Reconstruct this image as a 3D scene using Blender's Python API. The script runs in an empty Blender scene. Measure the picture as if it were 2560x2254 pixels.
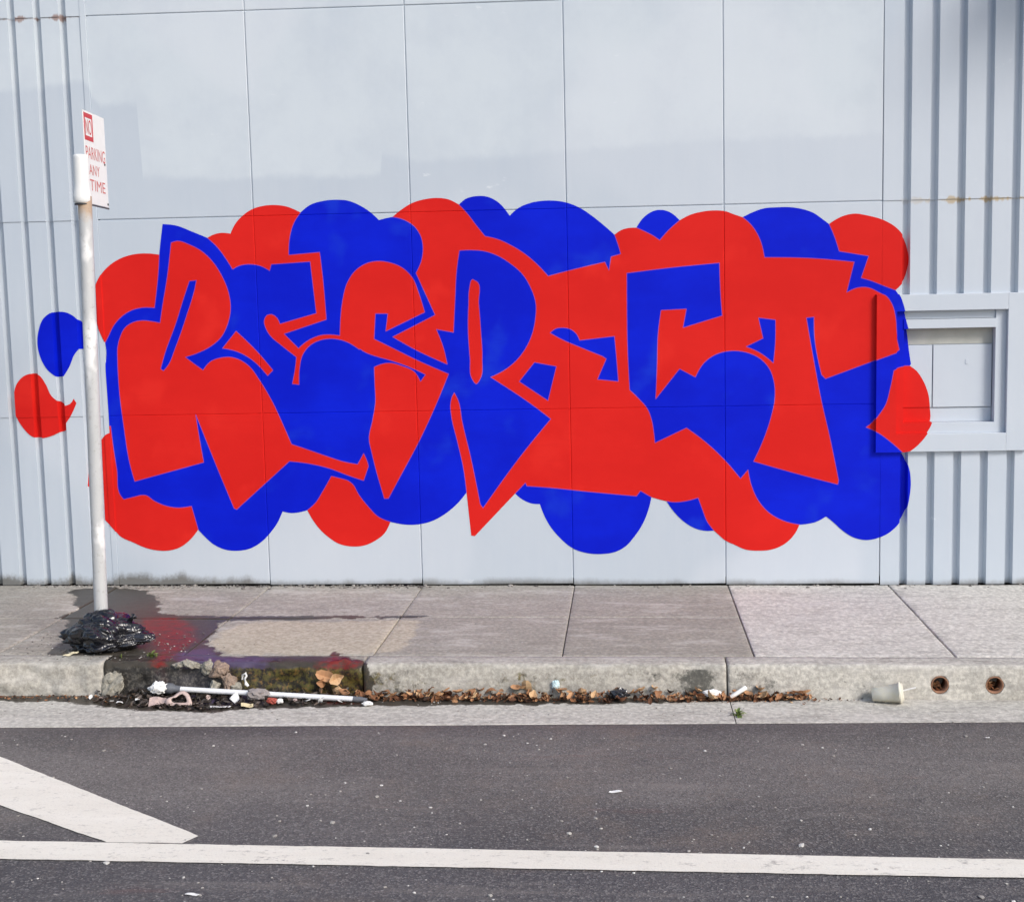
import bpy, bmesh, math, random
import numpy as np
from mathutils import Vector, Matrix, noise, geometry

random.seed(7)
np.random.seed(7)
sc = bpy.context.scene
COL = sc.collection

# ---------------------------------------------------------------- camera
cam_data = bpy.data.cameras.new('camera')
cam = bpy.data.objects.new('camera', cam_data)
COL.objects.link(cam)
cam.matrix_world = Matrix(((0.998332, 0.013881, 0.056034, 3.07747),
                           (0.054111, 0.113167, -0.992101, -7.49019),
                           (-0.020113, 0.993479, 0.112227, 1.63705),
                           (0, 0, 0, 1)))
cam_data.sensor_fit = 'HORIZONTAL'
cam_data.sensor_width = 36.0
cam_data.lens = 45.0
cam_data.shift_x = -106.13 / 2560
cam_data.shift_y = 5.81 / 2560
cam_data.clip_end = 1000
sc.camera = cam

# ---------------------------------------------------------------- light
SUN = Vector((0.66, -0.58, 0.66)).normalized()      # towards the sun: up, to the right, in front of the wall
world = bpy.data.worlds.new('World')
sc.world = world
world.use_nodes = True
wn = world.node_tree
sky = wn.nodes.new('ShaderNodeTexSky')
sky.sky_type = 'NISHITA'
sky.sun_disc = False
sky.sun_elevation = math.asin(SUN.z)
sky.sun_rotation = math.atan2(SUN.x, SUN.y)
sky.altitude = 0
sky.air_density = 1.0
sky.dust_density = 2.0
sky.ozone_density = 1.0
bg = wn.nodes['Background']
bg.inputs['Strength'].default_value = 0.105
wn.links.new(sky.outputs['Color'], bg.inputs['Color'])
sun_data = bpy.data.lights.new('sun', 'SUN')
sun_data.energy = 1.5
sun_data.angle = math.radians(18)
sun_data.color = (1.0, 0.965, 0.92)
sun = bpy.data.objects.new('sun', sun_data)
sun.rotation_euler = SUN.to_track_quat('Z', 'Y').to_euler()
sun.location = (20, -25, 30)
COL.objects.link(sun)
sc.view_settings.view_transform = 'Standard'
sc.view_settings.look = 'None'
sc.view_settings.gamma = 1.0
sc.view_settings.use_curve_mapping = False
sc.view_settings.exposure = 0.82

# ---------------------------------------------------------------- outlines of the painting and the stains, in millimetres on the wall and on the ground
SILHOUETTE = "-10,1489! -53,1603 -63,1701 -57,1797 -15,1885 73,1963 174,2001 273,2008 347,1999! 354,2045 377,2176! 455,2166 551,2128 639,2090! 685,2111 730,2117 779,2111! 806,2162 849,2208 916,2250 990,2268 1047,2270 1120,2259 1199,2223! 1257,2265 1339,2287 1420,2291 1478,2285 1541,2260 1604,2220 1659,2169! 1699,2178 1740,2185! 1789,2223 1863,2264 1943,2283 1999,2287 2063,2279 2130,2246! 2167,2276 2239,2292 2295,2287 2350,2260 2388,2224 2423,2175! 2468,2214 2540,2244 2627,2256 2691,2254 2754,2242 2832,2209 2902,2161 2965,2109 3027,2053! 3067,2079 3114,2090 3154,2090! 3178,2127 3218,2165 3273,2187 3320,2184 3359,2166 3402,2126! 3453,2152 3532,2172 3610,2177 3664,2171 3711,2153 3762,2135! 3820,2162 3883,2182 3953,2186 4015,2186 4092,2175 4170,2146 4209,2118 4252,2085! 4294,2112 4340,2131 4402,2140 4464,2129 4557,2101 4619,2066 4665,2019 4697,1952 4707,1875 4702,1821 4676,1751 4630,1702! 4654,1666 4674,1611 4690,1540 4710,1462 4723,1351 4735,1276! 4728,1266! 4767,1236 4807,1176 4835,1105 4848,1009 4852,971 4845,931 4810,868 4764,813 4717,775! 4674,770! 4702,718 4723,653 4729,589 4724,516 4705,428 4667,355 4612,299 4549,267 4477,253 4406,268 4334,314 4286,359 4242,396! 4183,364 4135,353 4087,349! 4071,313 4039,268 3983,224 3919,201 3847,196 3775,203 3703,235 3655,258 3615,293 3587,319! 3550,317 3494,327 3430,360 3374,410 3334,460 3311,497! 3262,510 3222,522! 3205,453 3164,355 3114,282 3065,229 3000,196 2918,185 2845,190 2756,219 2676,286 2612,369 2577,444 2562,489! 2517,492 2477,507 2444,528 2417,554! 2169,300! 2148,304! 2127,564! 2076,503 2009,446 1925,398 1842,376 1751,375 1665,392! 1626,322 1566,277 1499,250 1432,245 1350,262 1285,305 1237,351 1196,409 1165,468! 1115,456 1065,452 1015,463! 979,391 934,333 873,275 804,238 728,226 661,232 587,265 531,316 495,358! 437,292 376,250 308,232 248,232 173,247 91,283 8,326 -19,360 -75,423! -68,910! -43,937 -13,951! -12,1058 -13,1181 -13,1361 -6,1448"
SPRAY = [  # (colour, name, outline on the wall in millimetres: x,z with ! at corners), later ones on top
    ("red", "cloud", "-10,1489! -126,1572! -95,2055! 350,2045! 347,1999! 338,1917 301,1689! 222,1691 164,1678 104,1645 51,1593 9,1521"),
    ("red", "cloud", "639,2090! 626,2316! 1202,2302! 1199,2223! 1156,2161 1128,2075 1119,1980! 1303,1992! 1314,1864 1327,1600! 1071,1521! 1153,1435! 1225,1486 1291,1509 1365,1510 1405,1504! 1534,1460! 1516,1420! 1444,1466 1372,1486 1290,1481 1223,1450 1176,1394 1156,1322 1148,1220! 1107,1225! 1129,1322 1138,1383! 1043,1461 996,1502 965,1551 955,1600 973,1632 1002,1637 1034,1614 1049,1580! 1268,1638! 1244,1939! 1013,1928! 1001,1891! 958,1916 893,1931 819,1923 781,1904! 740,1973 694,2037"),
    ("red", "cloud", "784,1543! 902,1423 995,1308! 961,1276! 867,1375 786,1421 697,1443!"),
    ("red", "letter R", "421,2067! 458,2076 531,2053 610,2007 665,1950 718,1861 753,1756 758,1676 737,1588 692,1508 623,1453 547,1418 471,1395! 519,1357 574,1316! 618,1364 686,1388 744,1390 800,1372 856,1331 910,1253 994,1097 1024,1026 1087,867! 1213,822 1343,775 1378,763 1480,741! 1519,806! 1542,744 1545,728! 1513,642! 1416,676 1318,715 1161,753 1070,764! 736,477! 720,485! 628,735! 515,1054! 535,877 550,765! 121,655! 101,742 73,991 58,1221 59,1385 63,1455 79,1512 116,1576 168,1607 226,1616 284,1609 329,1600! 346,1684 390,1884"),
    ("red", "letter S", "1403,1505! 1411,1605 1427,1709 1459,1812 1511,1882 1585,1924 1650,1933 1706,1925 1786,1892 1848,1827 1878,1747 1911,1631! 1676,1524! 1692,1627! 1619,1629! 1606,1481! 1721,1422 1849,1356 2041,1268! 1950,1065 1850,867 1745,684 1658,533! 1633,533! 1569,801 1554,892 1580,1006 1600,1111 1600,1208 1600,1316! 1637,1331 1686,1339 1767,1319 1839,1283 1873,1226! 1903,1266! 1847,1295 1783,1323 1687,1357 1622,1376 1558,1400 1478,1451 1406,1485!"),
    ("red", "cloud", "1716,1491! 1971,1614! 1866,1859! 1900,1929 1912,2000 1901,2071 1866,2127 1803,2168 1740,2185! 1769,2349! 2133,2340! 2130,2246! 2180,2190 2227,2126 2277,2062! 2344,2045 2431,2004 2517,1947 2588,1882 2638,1826! 2642,1826! 2746,1851 2969,1899! 2992,1850! 3005,1928! 3061,1943! 3046,1998 3027,2053! 3029,2170! 3155,2167! 3154,2090! 3193,2072 3240,2048 3287,2016! 3335,2069 3402,2126! 3403,2277! 3762,2268! 3762,2135! 3812,2089 3859,2010 3886,1905! 4140,1895 4396,1868! 4354,1696! 4420,1722 4475,1721 4537,1692 4576,1668 4608,1620 4628,1542 4636,1455 4657,1361! 4633,1344! 4509,1300 4235,1202! 4212,1226! 4172,1440 4168,1559! 4125,1555! 4180,1243 4212,1077 4260,868 4313,610! 4309,584! 4103,641 3820,726! 3856,802 3920,978 3944,1097 3940,1185 3913,1265 3865,1321 3795,1358 3708,1373 3605,1354 3541,1311 3485,1224! 3394,1274! 3253,1100! 3263,1284 3273,1497 3290,1615! 3437,1620! 3416,1512! 3642,1577! 3634,1687 3628,1879! 3348,1858 3095,1832! 3093,1659 3093,1421 3102,1157! 3157,1102 3204,1045 3228,980 3239,916 3246,843! 3431,929! 3538,847 3649,740 3744,626! 3788,678! 3808,584 3848,494 3912,420 3999,371 4087,349! 4120,58! 3585,63! 3587,319! 3551,367 3519,449 3496,515! 3415,495 3351,491 3311,497! 3262,461! 3222,522! 3158,560! 3134,529! 2851,559 2609,587 2487,597! 2479,617! 2417,554! 2223,158! 2099,159! 2127,564! 2114,696 2079,876 2050,1015 2046,1088 2058,1136 2071,1158! 2090,1119 2114,981 2157,777 2207,493! 2223,469! 2484,813 2637,993! 2570,1047 2288,1245! 2373,1286 2439,1337 2497,1408 2539,1495 2559,1582 2563,1670 2537,1757 2491,1837 2420,1902 2342,1951 2270,1976 2199,1984 2125,1983! 2107,1877 2090,1679 2077,1510! 1976,1530! 2014,1425 2035,1324! 1851,1412"),
    ("red", "letter E", "2642,1826! 2993,1866! 3070,1825! 3083,1262 3102,1157! 3157,1102 3204,1045 3228,980 3239,916 3246,843! 3222,522! 3134,529! 2487,597! 2399,651! 2637,993! 2570,1047 2442,1138! 2619,1103! 2676,1301! 2548,1327! 2581,1590! 2618,1811!"),
    ("red", "letter T", "3886,1902! 4140,1895 4396,1868! 4354,1696! 4420,1722 4475,1721 4537,1692 4576,1668 4608,1620 4628,1542 4636,1455 4657,1361! 4633,1344! 4509,1300 4235,1202! 4212,1226! 4172,1440 4168,1559! 4125,1555! 4180,1243 4212,1077 4260,868 4313,610! 4309,584! 4103,641 3820,726! 3856,802 3920,978 3944,1097 3940,1185 3932,1303! 3948,1547! 3850,1561! 3866,1722"),
    ("red", "cloud", "-68,910! -154,978! -6,992! 0,893 16,727 31,568 47,547! 150,571! 183,571 232,537 297,507 364,493 461,501! 478,430 495,358! 484,136! -207,142! -186,479!"),
    ("red", "cloud", "1319,672! 1261,578 1217,513 1165,468! 1097,46! 1657,164! 1665,392! 1596,422 1532,489 1477,564 1446,622 1426,639 1365,660"),
    ("red", "cloud", "4252,2085! 4279,2024 4310,1930! 4380,1917 4477,1899! 4435,1776! 4490,1759 4560,1730 4599,1714 4630,1702! 4801,1624! 4794,2242! 4251,2179!"),
    ("red", "cloud", "4728,1266! 4961,1262! 4968,754! 4674,770! 4607,831 4536,884 4469,917! 4504,945 4527,976 4574,1047 4600,1142 4620,1244! 4658,1261"),
    ("blue", "letter E", "781,1904! 819,1923 893,1931 958,1916 1001,1891! 1013,1928! 1244,1939! 1268,1638! 1049,1580! 1034,1614 1002,1637 973,1632 955,1600 965,1551 996,1502 1043,1461 1138,1383! 1129,1322 1107,1225! 1148,1220! 1156,1322 1176,1394 1223,1450 1290,1481 1372,1486 1444,1466 1516,1420! 1600,1316! 1600,1111 1554,892 1519,806! 1480,741! 1378,763 1256,806 1087,867! 994,1096 910,1253 995,1308! 784,1543! 758,1676! 772,1796!"),
    ("blue", "letter P", "2125,1983! 2199,1984 2270,1976 2342,1951 2420,1902 2491,1837 2537,1757 2563,1670 2559,1582 2539,1495 2497,1408 2439,1337 2373,1286 2288,1245! 2570,1047 2637,993! 2484,813 2223,469! 2207,493! 2157,777 2114,981 2090,1119 2071,1158! 2041,1264! 2035,1324! 2014,1425 1976,1530! 2077,1510! 2090,1679 2107,1877"),
    ("blue", "letter C", "3095,1832! 3348,1858 3628,1879! 3634,1687 3642,1577! 3416,1512! 3437,1620! 3290,1615! 3273,1497 3263,1284 3253,1100! 3394,1274! 3485,1224! 3541,1311 3605,1354 3668,1372 3708,1373 3795,1358 3865,1321 3913,1265 3940,1185 3944,1097 3920,978 3856,802 3820,726! 3788,678! 3744,626! 3649,740 3538,847 3431,929! 3246,843! 3239,916 3228,980 3204,1045 3157,1102 3102,1159! 3093,1421 3093,1659"),
    ("blue", "slot", "519,1841! 561,1845! 550,1801 492,1641 416,1457 360,1344 334,1316! 318,1328! 348,1417 424,1594 481,1746"),
    ("blue", "slot", "2643,1497! 2676,1520 2724,1525 2764,1515 2795,1490 2815,1450! 3018,1470! 3025,1383 3037,1207! 2915,1221! 2969,1340! 2945,1356! 2818,1410 2707,1460"),
    ("blue", "slot", "2548,1327! 2676,1301! 2623,1101! 2456,1216!"),
    ("blue", "slot", "3850,1561! 3948,1547! 3948,1445 3936,1298! 3858,1359 3779,1396! 3877,1442!"),
    ("red", "slot", "2176,1757 2198,1816 2222,1803 2230,1676 2238,1517 2242,1357 2227,1236 2202,1205 2178,1237 2169,1358 2163,1558 2170,1678"),
]
DOTS = [
    ("blue", "-409,1572 -374,1642 -323,1674 -280,1678 -226,1669 -185,1644 -162,1620! -142,1596! -148,1454! -172,1454! -199,1425 -234,1354 -274,1295! -318,1290! -370,1333 -408,1405 -422,1477"),
    ("red", "-590,1168 -566,1252 -519,1299 -469,1313 -427,1304 -388,1249 -356,1177 -315,1142 -273,1118 -248,1127 -222,1159! -206,1132! -247,1055 -281,1007 -289,971 -321,959 -359,942 -434,925 -483,931 -552,999 -590,1084"),
    ("red", "-165,751! -147,787! -138,690! -156,605! -171,629!"),
]
STAIN_WET = [(-235, -110), (-16, -37), (216, -135), (368, -345), (428, -565), (512, -711), (645, -752), (938, -783), (1985, -756), (1993, -808), (1128, -869), (913, -889), (951, -1096), (967, -1342), (1063, -1474), (1160, -1505), (1107, -1585), (1313, -1583), (1496, -1566), (1628, -1580), (1658, -1485), (1766, -1626), (1879, -1685), (1921, -1860), (672, -1874), (313, -1761), (245, -1577), (227, -1381), (180, -1173), (74, -912), (-48, -834), (0, -629), (-104, -413), (-236, -182)]
STAIN_RED = [(430, -832), (519, -784), (668, -792), (805, -1023), (908, -1274), (918, -1409), (873, -1508), (943, -1871), (853, -1872), (762, -1444), (628, -1206), (532, -1098)]
STAIN_RED2 = [(1603, -1688), (1637, -1580), (1661, -1501), (1757, -1626), (1817, -1671), (1858, -1832), (1639, -1834)]
STAIN_PURPLE = [(884, -1540), (953, -1409), (1063, -1474), (1124, -1585), (1332, -1592), (1402, -1660), (1434, -1865), (960, -1870)]
STAIN_CREAM = [(976, -1342), (967, -1059), (1078, -897), (1650, -887), (1980, -847), (1991, -1466), (1790, -1563), (1321, -1552), (1111, -1569)]

# ---------------------------------------------------------------- helpers
VX = [-0.015, 0.9188, 1.8451, 2.7517, 3.6555, 4.554]       # vertical joints of the flat panels
HZ = [-0.09, 1.0515, 2.209, 3.373, 4.54, 5.70]             # horizontal joints
PITCH = 0.1522
LEFT_GROOVES = [(-0.172 - PITCH * k, -0.128 - PITCH * k) for k in range(46)]
RIGHT_GROOVES = [(4.666 + PITCH * k, 4.712 + PITCH * k) for k in range(46)]
GD = 0.035     # groove depth
GS = 0.009     # width of a sloping groove side
OUT = (4.523, 5.385, 0.772, 1.676)       # hatch surround
IN1 = (4.635, 5.262, 0.876, 1.582)
IN2 = (4.681, 5.201, 0.937, 1.481)
RAMP = 0.003
Y_OUT, Y_IN1, Y_IN2 = -0.027, 0.004, 0.066


def gz(x):
    """the street falls very slightly to the right"""
    return -0.0076 * (min(max(x, -9), 14) - 2.5)


def mesh_obj(name, verts, faces, mat=None, parent=None, smooth=False, attrs=None):
    me = bpy.data.meshes.new(name)
    me.from_pydata([tuple(map(float, v)) for v in verts], [], [tuple(int(i) for i in f) for f in faces])
    if attrs:
        for k, v in attrs.items():
            a = me.attributes.new(k, 'FLOAT', 'POINT')
            a.data.foreach_set('value', np.asarray(v, dtype=np.float32))
    if smooth:
        me.polygons.foreach_set('use_smooth', [True] * len(me.polygons))
    me.update()
    return obj(name, me, mat, parent)


def obj(name, me, mat=None, parent=None):
    o = bpy.data.objects.new(name, me)
    COL.objects.link(o)
    if mat is not None and len(me.materials) == 0:
        me.materials.append(mat)
    if parent is not None:
        o.parent = parent
    return o


def bm_obj(name, bm, mat=None, parent=None, smooth=False, attrs=None):
    bmesh.ops.recalc_face_normals(bm, faces=bm.faces[:])
    me = bpy.data.meshes.new(name)
    bm.to_mesh(me)
    bm.free()
    if smooth:
        me.polygons.foreach_set('use_smooth', [True] * len(me.polygons))
    if attrs:
        co = np.zeros(len(me.vertices) * 3)
        me.vertices.foreach_get('co', co)
        co = co.reshape(-1, 3)
        for k, fn in attrs.items():
            a = me.attributes.new(k, 'FLOAT', 'POINT')
            a.data.foreach_set('value', np.asarray(fn(co), dtype=np.float32))
    return obj(name, me, mat, parent)


def thing(name, loc, label, cat, group=None):
    o = bpy.data.objects.new(name, None)
    o.empty_display_size = 0.1
    COL.objects.link(o)
    o.location = loc
    return tag(o, label, cat, group)


def tag(o, label, cat, group=None, kind=None):
    o['label'] = label
    o['category'] = cat
    if group:
        o['group'] = group
    if kind:
        o['kind'] = kind
    return o


def box(bm, x0, x1, y0, y1, z0, z1, bevel=0.0):
    r = bmesh.ops.create_cube(bm, size=1.0)
    for v in r['verts']:
        v.co = Vector(((x0 + x1) / 2 + v.co.x * (x1 - x0), (y0 + y1) / 2 + v.co.y * (y1 - y0), (z0 + z1) / 2 + v.co.z * (z1 - z0)))
    if bevel:
        es = list({e for v in r['verts'] for e in v.link_edges})
        bmesh.ops.bevel(bm, geom=es, offset=bevel, segments=2, affect='EDGES', profile=0.6)


def tube(bm, pts, radii, n=16, caps=True):
    """a round bar along pts"""
    rings = []
    for i, p in enumerate(pts):
        p = Vector(p)
        d = (Vector(pts[min(i + 1, len(pts) - 1)]) - Vector(pts[max(i - 1, 0)])).normalized()
        a = d.orthogonal().normalized()
        if abs(d.z) > 0.9:
            a = Vector((1, 0, 0)) - d * d.x
            a.normalize()
        b = d.cross(a)
        r = radii[i] if hasattr(radii, '__len__') else radii
        rings.append([bm.verts.new(p + a * math.cos(2 * math.pi * k / n) * r + b * math.sin(2 * math.pi * k / n) * r) for k in range(n)])
    for A, B in zip(rings, rings[1:]):
        for k in range(n):
            bm.faces.new((A[k], A[(k + 1) % n], B[(k + 1) % n], B[k]))
    if caps:      # own vertices, so that the ends stay crisp under smooth shading
        bm.faces.new([bm.verts.new(v.co) for v in rings[0]])
        bm.faces.new([bm.verts.new(v.co) for v in rings[-1]])


def parse(s):
    return [(float(t.rstrip('!').split(',')[0]) / 1000, float(t.rstrip('!').split(',')[1]) / 1000, t.endswith('!')) for t in s.split()]


def curve(s, step=0.014):
    """closed outline through the control points, smooth except at the corners marked with !"""
    p = parse(s)
    n = len(p)
    P = [Vector(q[:2]) for q in p]
    out = []

    def tan(i):
        a, b, c = P[i - 1], P[i], P[(i + 1) % n]
        la, lc = (b - a).length + 1e-9, (c - b).length + 1e-9
        return ((b - a) / la * lc + (c - b) / lc * la) / (la + lc)      # unit speed tangent
    for i in range(n):
        j = (i + 1) % n
        a, b = P[i], P[j]
        L = (b - a).length
        if L < 1e-6:
            continue
        m = max(1, int(L / step))
        if p[i][2] and p[j][2]:
            for k in range(m):
                out.append(a.lerp(b, k / m))
            continue
        if p[i][2]:
            tb = tan(j) * L
            ta = (b - a) * 1.5 - tb * 0.5
        elif p[j][2]:
            ta = tan(i) * L
            tb = (b - a) * 1.5 - ta * 0.5
        else:
            ta, tb = tan(i) * L, tan(j) * L
        for k in range(m):
            t = k / m
            out.append(a * (2 * t**3 - 3 * t**2 + 1) + ta * (t**3 - 2 * t**2 + t) + b * (3 * t**2 - 2 * t**3) + tb * (t**3 - t**2))
    return np.array([(v.x, v.y) for v in out])


def inside(poly, pts):
    """even-odd test of many points"""
    x, y = pts[:, 0], pts[:, 1]
    r = np.zeros(len(pts), bool)
    x0, y0 = poly[:, 0], poly[:, 1]
    x1, y1 = np.roll(x0, -1), np.roll(y0, -1)
    for a, b, c, d in zip(x0, y0, x1, y1):
        if b == d:
            continue
        m = ((b > y) != (d > y)) & (x < (c - a) * (y - b) / (d - b) + a)
        r ^= m
    return r


def sdist(poly, pts):
    """signed distance, positive inside"""
    poly = np.asarray(poly, float)
    best = np.full(len(pts), 1e9)
    for a, b in zip(poly, np.roll(poly, -1, 0)):
        d = b - a
        t = np.clip(((pts - a) @ d) / max(d @ d, 1e-12), 0, 1)
        best = np.minimum(best, np.hypot(*(pts - a - t[:, None] * d).T))
    return np.where(inside(poly, pts), best, -best)


# ---------------------------------------------------------------- materials
class Mat:
    def __init__(self, name):
        self.m = bpy.data.materials.new(name)
        self.m.use_nodes = True
        self.t = self.m.node_tree
        self.b = self.t.nodes['Principled BSDF']
        self.pos = self.t.nodes.new('ShaderNodeNewGeometry').outputs['Position']

    def n(self, typ, **kw):
        nd = self.t.nodes.new(typ)
        for k, v in kw.items():
            setattr(nd, k, v)
        return nd

    def put(self, sock, v):
        if isinstance(v, bpy.types.NodeSocket):
            self.t.links.new(v, sock)
        elif isinstance(v, (tuple, list)) and len(v) == 3 and sock.type == 'RGBA':
            sock.default_value = (*v, 1)
        else:
            sock.default_value = v

    def math(self, op, a, b=0.0, c=None, clamp=False):
        nd = self.n('ShaderNodeMath', operation=op, use_clamp=clamp)
        self.put(nd.inputs[0], a)
        self.put(nd.inputs[1], b)
        if c is not None:
            self.put(nd.inputs[2], c)
        return nd.outputs[0]

    def noise(self, scale, detail=4, rough=0.55, vec=None, stretch=None, seed=0):
        nd = self.n('ShaderNodeTexNoise', noise_dimensions='3D')
        vec = vec or self.pos
        if stretch or seed:
            mp = self.n('ShaderNodeMapping')
            self.put(mp.inputs['Vector'], vec)
            mp.inputs['Scale'].default_value = stretch or (1, 1, 1)
            mp.inputs['Location'].default_value = (seed, seed * 1.7, seed * 0.3)
            vec = mp.outputs[0]
        self.put(nd.inputs['Vector'], vec)
        nd.inputs['Scale'].default_value = scale
        nd.inputs['Detail'].default_value = detail
        nd.inputs['Roughness'].default_value = rough
        return nd.outputs['Fac']

    def voronoi(self, scale, feature='F1', vec=None, out='Distance'):
        nd = self.n('ShaderNodeTexVoronoi', feature=feature)
        self.put(nd.inputs['Vector'], vec or self.pos)
        nd.inputs['Scale'].default_value = scale
        return nd.outputs[out]

    def step(self, v, lo, hi):
        nd = self.n('ShaderNodeMapRange', interpolation_type='SMOOTHSTEP')
        self.put(nd.inputs['Value'], v)
        nd.inputs['From Min'].default_value = lo
        nd.inputs['From Max'].default_value = hi
        return nd.outputs[0]

    def mix(self, fac, a, b, blend='MIX'):
        nd = self.n('ShaderNodeMix', data_type='RGBA', blend_type=blend)
        self.put(nd.inputs[0], fac)
        self.put(nd.inputs[6], a)
        self.put(nd.inputs[7], b)
        return nd.outputs[2]

    def attr(self, name):
        return self.n('ShaderNodeAttribute', attribute_name=name).outputs['Fac']

    def xyz(self):
        s = self.n('ShaderNodeSeparateXYZ')
        self.put(s.inputs[0], self.pos)
        return s.outputs

    def bump(self, h, strength=0.3, dist=0.01):
        nd = self.n('ShaderNodeBump')
        nd.inputs['Strength'].default_value = strength
        nd.inputs['Distance'].default_value = dist
        self.put(nd.inputs['Height'], h)
        self.put(self.b.inputs['Normal'], nd.outputs[0])

    def done(self, col, rough=0.6, spec=0.3, metal=0.0):
        self.put(self.b.inputs['Base Color'], col)
        self.put(self.b.inputs['Roughness'], rough)
        self.put(self.b.inputs['Specular IOR Level'], spec)
        self.b.inputs['Metallic'].default_value = metal
        return self.m


def plain(name, col, rough=0.6, spec=0.3, var=0.15, scale=30):
    m = Mat(name)
    f = m.noise(scale, 3)
    c = m.mix(f, tuple(v * (1 - var) for v in col), tuple(min(1, v * (1 + var)) for v in col))
    m.bump(m.noise(scale * 3, 3), 0.15, 0.003)
    return m.done(c, rough, spec)


# painted siding: pale blue grey, with buffed-over patches, rust at the lap joints, grime at the foot
def wall_material():
    m = Mat('painted_siding')
    x, y, z = m.xyz()
    base = m.mix(m.noise(1.3, 5, 0.6), (0.425, 0.485, 0.56), (0.515, 0.565, 0.62))
    base = m.mix(m.math('MULTIPLY', m.noise(14, 4, 0.6, stretch=(1, 1, 0.12)), 0.30), base, (0.60, 0.63, 0.655))
    # paler coat above the roller line
    b = m.math('ADD', m.attr('buff'), m.math('MULTIPLY', m.math('SUBTRACT', m.noise(7, 5, 0.65), 0.5), 0.09))
    bf = m.math('MULTIPLY', m.step(b, -0.02, 0.035), m.math('ADD', 0.22, m.math('MULTIPLY', m.step(m.noise(1.6, 5, 0.65, seed=14), 0.35, 0.62), 0.26)))
    base = m.mix(bf, base, (0.66, 0.71, 0.73))
    patch = m.step(m.noise(0.9, 1, 0.3, seed=5), 0.53, 0.60)
    base = m.mix(m.math('MULTIPLY', patch, 0.22), base, (0.66, 0.68, 0.72))
    # streaks and scuffs
    sc1 = m.step(m.noise(30, 5, 0.7, stretch=(1, 1, 0.25), seed=2), 0.68, 0.80)
    base = m.mix(m.math('MULTIPLY', sc1, 0.25), base, (0.25, 0.27, 0.30))
    # pale weathered streaks below the lap joint
    # rust along the lap joints of the ribbed sheets
    for zz, wx in ((2.209, 'R'), (3.373, 'L')):
        d = m.math('ABSOLUTE', m.math('SUBTRACT', z, zz - 0.004))
        ns = m.noise(9, 4, 0.7, stretch=(1, 1, 0.2), seed=3 if wx == 'L' else 6)
        wid = m.math('MULTIPLY', m.step(ns, 0.40, 0.66), 0.024)
        f = m.step(m.math('SUBTRACT', wid, d), -0.006, 0.010)
        side = m.step(x, 4.55, 5.05) if wx == 'R' else m.math('SUBTRACT', 1.0, m.step(x, -0.06, -0.03))
        base = m.mix(m.math('MULTIPLY', m.math('MULTIPLY', f, side), 0.75), base, (0.44, 0.30, 0.11) if wx == 'R' else (0.26, 0.14, 0.10))
    # splash grime along the foot, thicker to the left
    gn = m.math('ADD', m.math('MULTIPLY', m.step(m.noise(3.2, 4, 0.6, stretch=(1, 1, 0.3), seed=8), 0.35, 0.70), 0.55), m.math('MULTIPLY', m.noise(60, 6, 0.75, seed=9), 0.55))
    reach = m.math('ADD', m.math('MULTIPLY', m.math('SUBTRACT', 1.0, m.step(x, 0.3, 1.5)), 0.034), 0.024)
    g = m.math('SUBTRACT', m.math('MULTIPLY', m.math('MULTIPLY', gn, reach), 2.0), m.math('ADD', z, m.math('MULTIPLY', m.math('SUBTRACT', x, 2.5), 0.0076)))
    base = m.mix(m.math('MULTIPLY', m.step(g, -0.022, 0.040), 0.85), base, (0.115, 0.105, 0.085))
    # dry brush scuffs of a lighter white
    s2 = m.math('MULTIPLY', m.step(m.noise(4.5, 4, 0.65, stretch=(1, 1, 2.2), seed=27), 0.66, 0.74), m.step(m.noise(1.1, 2, 0.5, seed=23), 0.50, 0.60))
    base = m.mix(m.math('MULTIPLY', s2, 0.45), base, (0.78, 0.80, 0.82))
    m.bump(m.math('ADD', m.noise(5, 3), m.math('MULTIPLY', m.noise(160, 2), 0.08)), 0.10, 0.02)
    return m.done(base, 0.42, 0.35)


def spray_material(name, col, dark, lite):
    m = Mat(name)
    c = m.mix(m.step(m.noise(1.6, 4, 0.6, stretch=(1, 1, 1.6)), 0.35, 0.7), dark, col)
    c = m.mix(m.step(m.noise(3.1, 3, 0.5, seed=4), 0.56, 0.72), c, lite)
    c = m.mix(m.math('MULTIPLY', m.step(m.noise(45, 4, 0.75, stretch=(0.12, 1, 1), seed=9), 0.52, 0.75), 0.40), c, dark)
    m.bump(m.noise(120, 2), 0.05, 0.002)
    return m.done(c, 0.55, 0.10)


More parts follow.
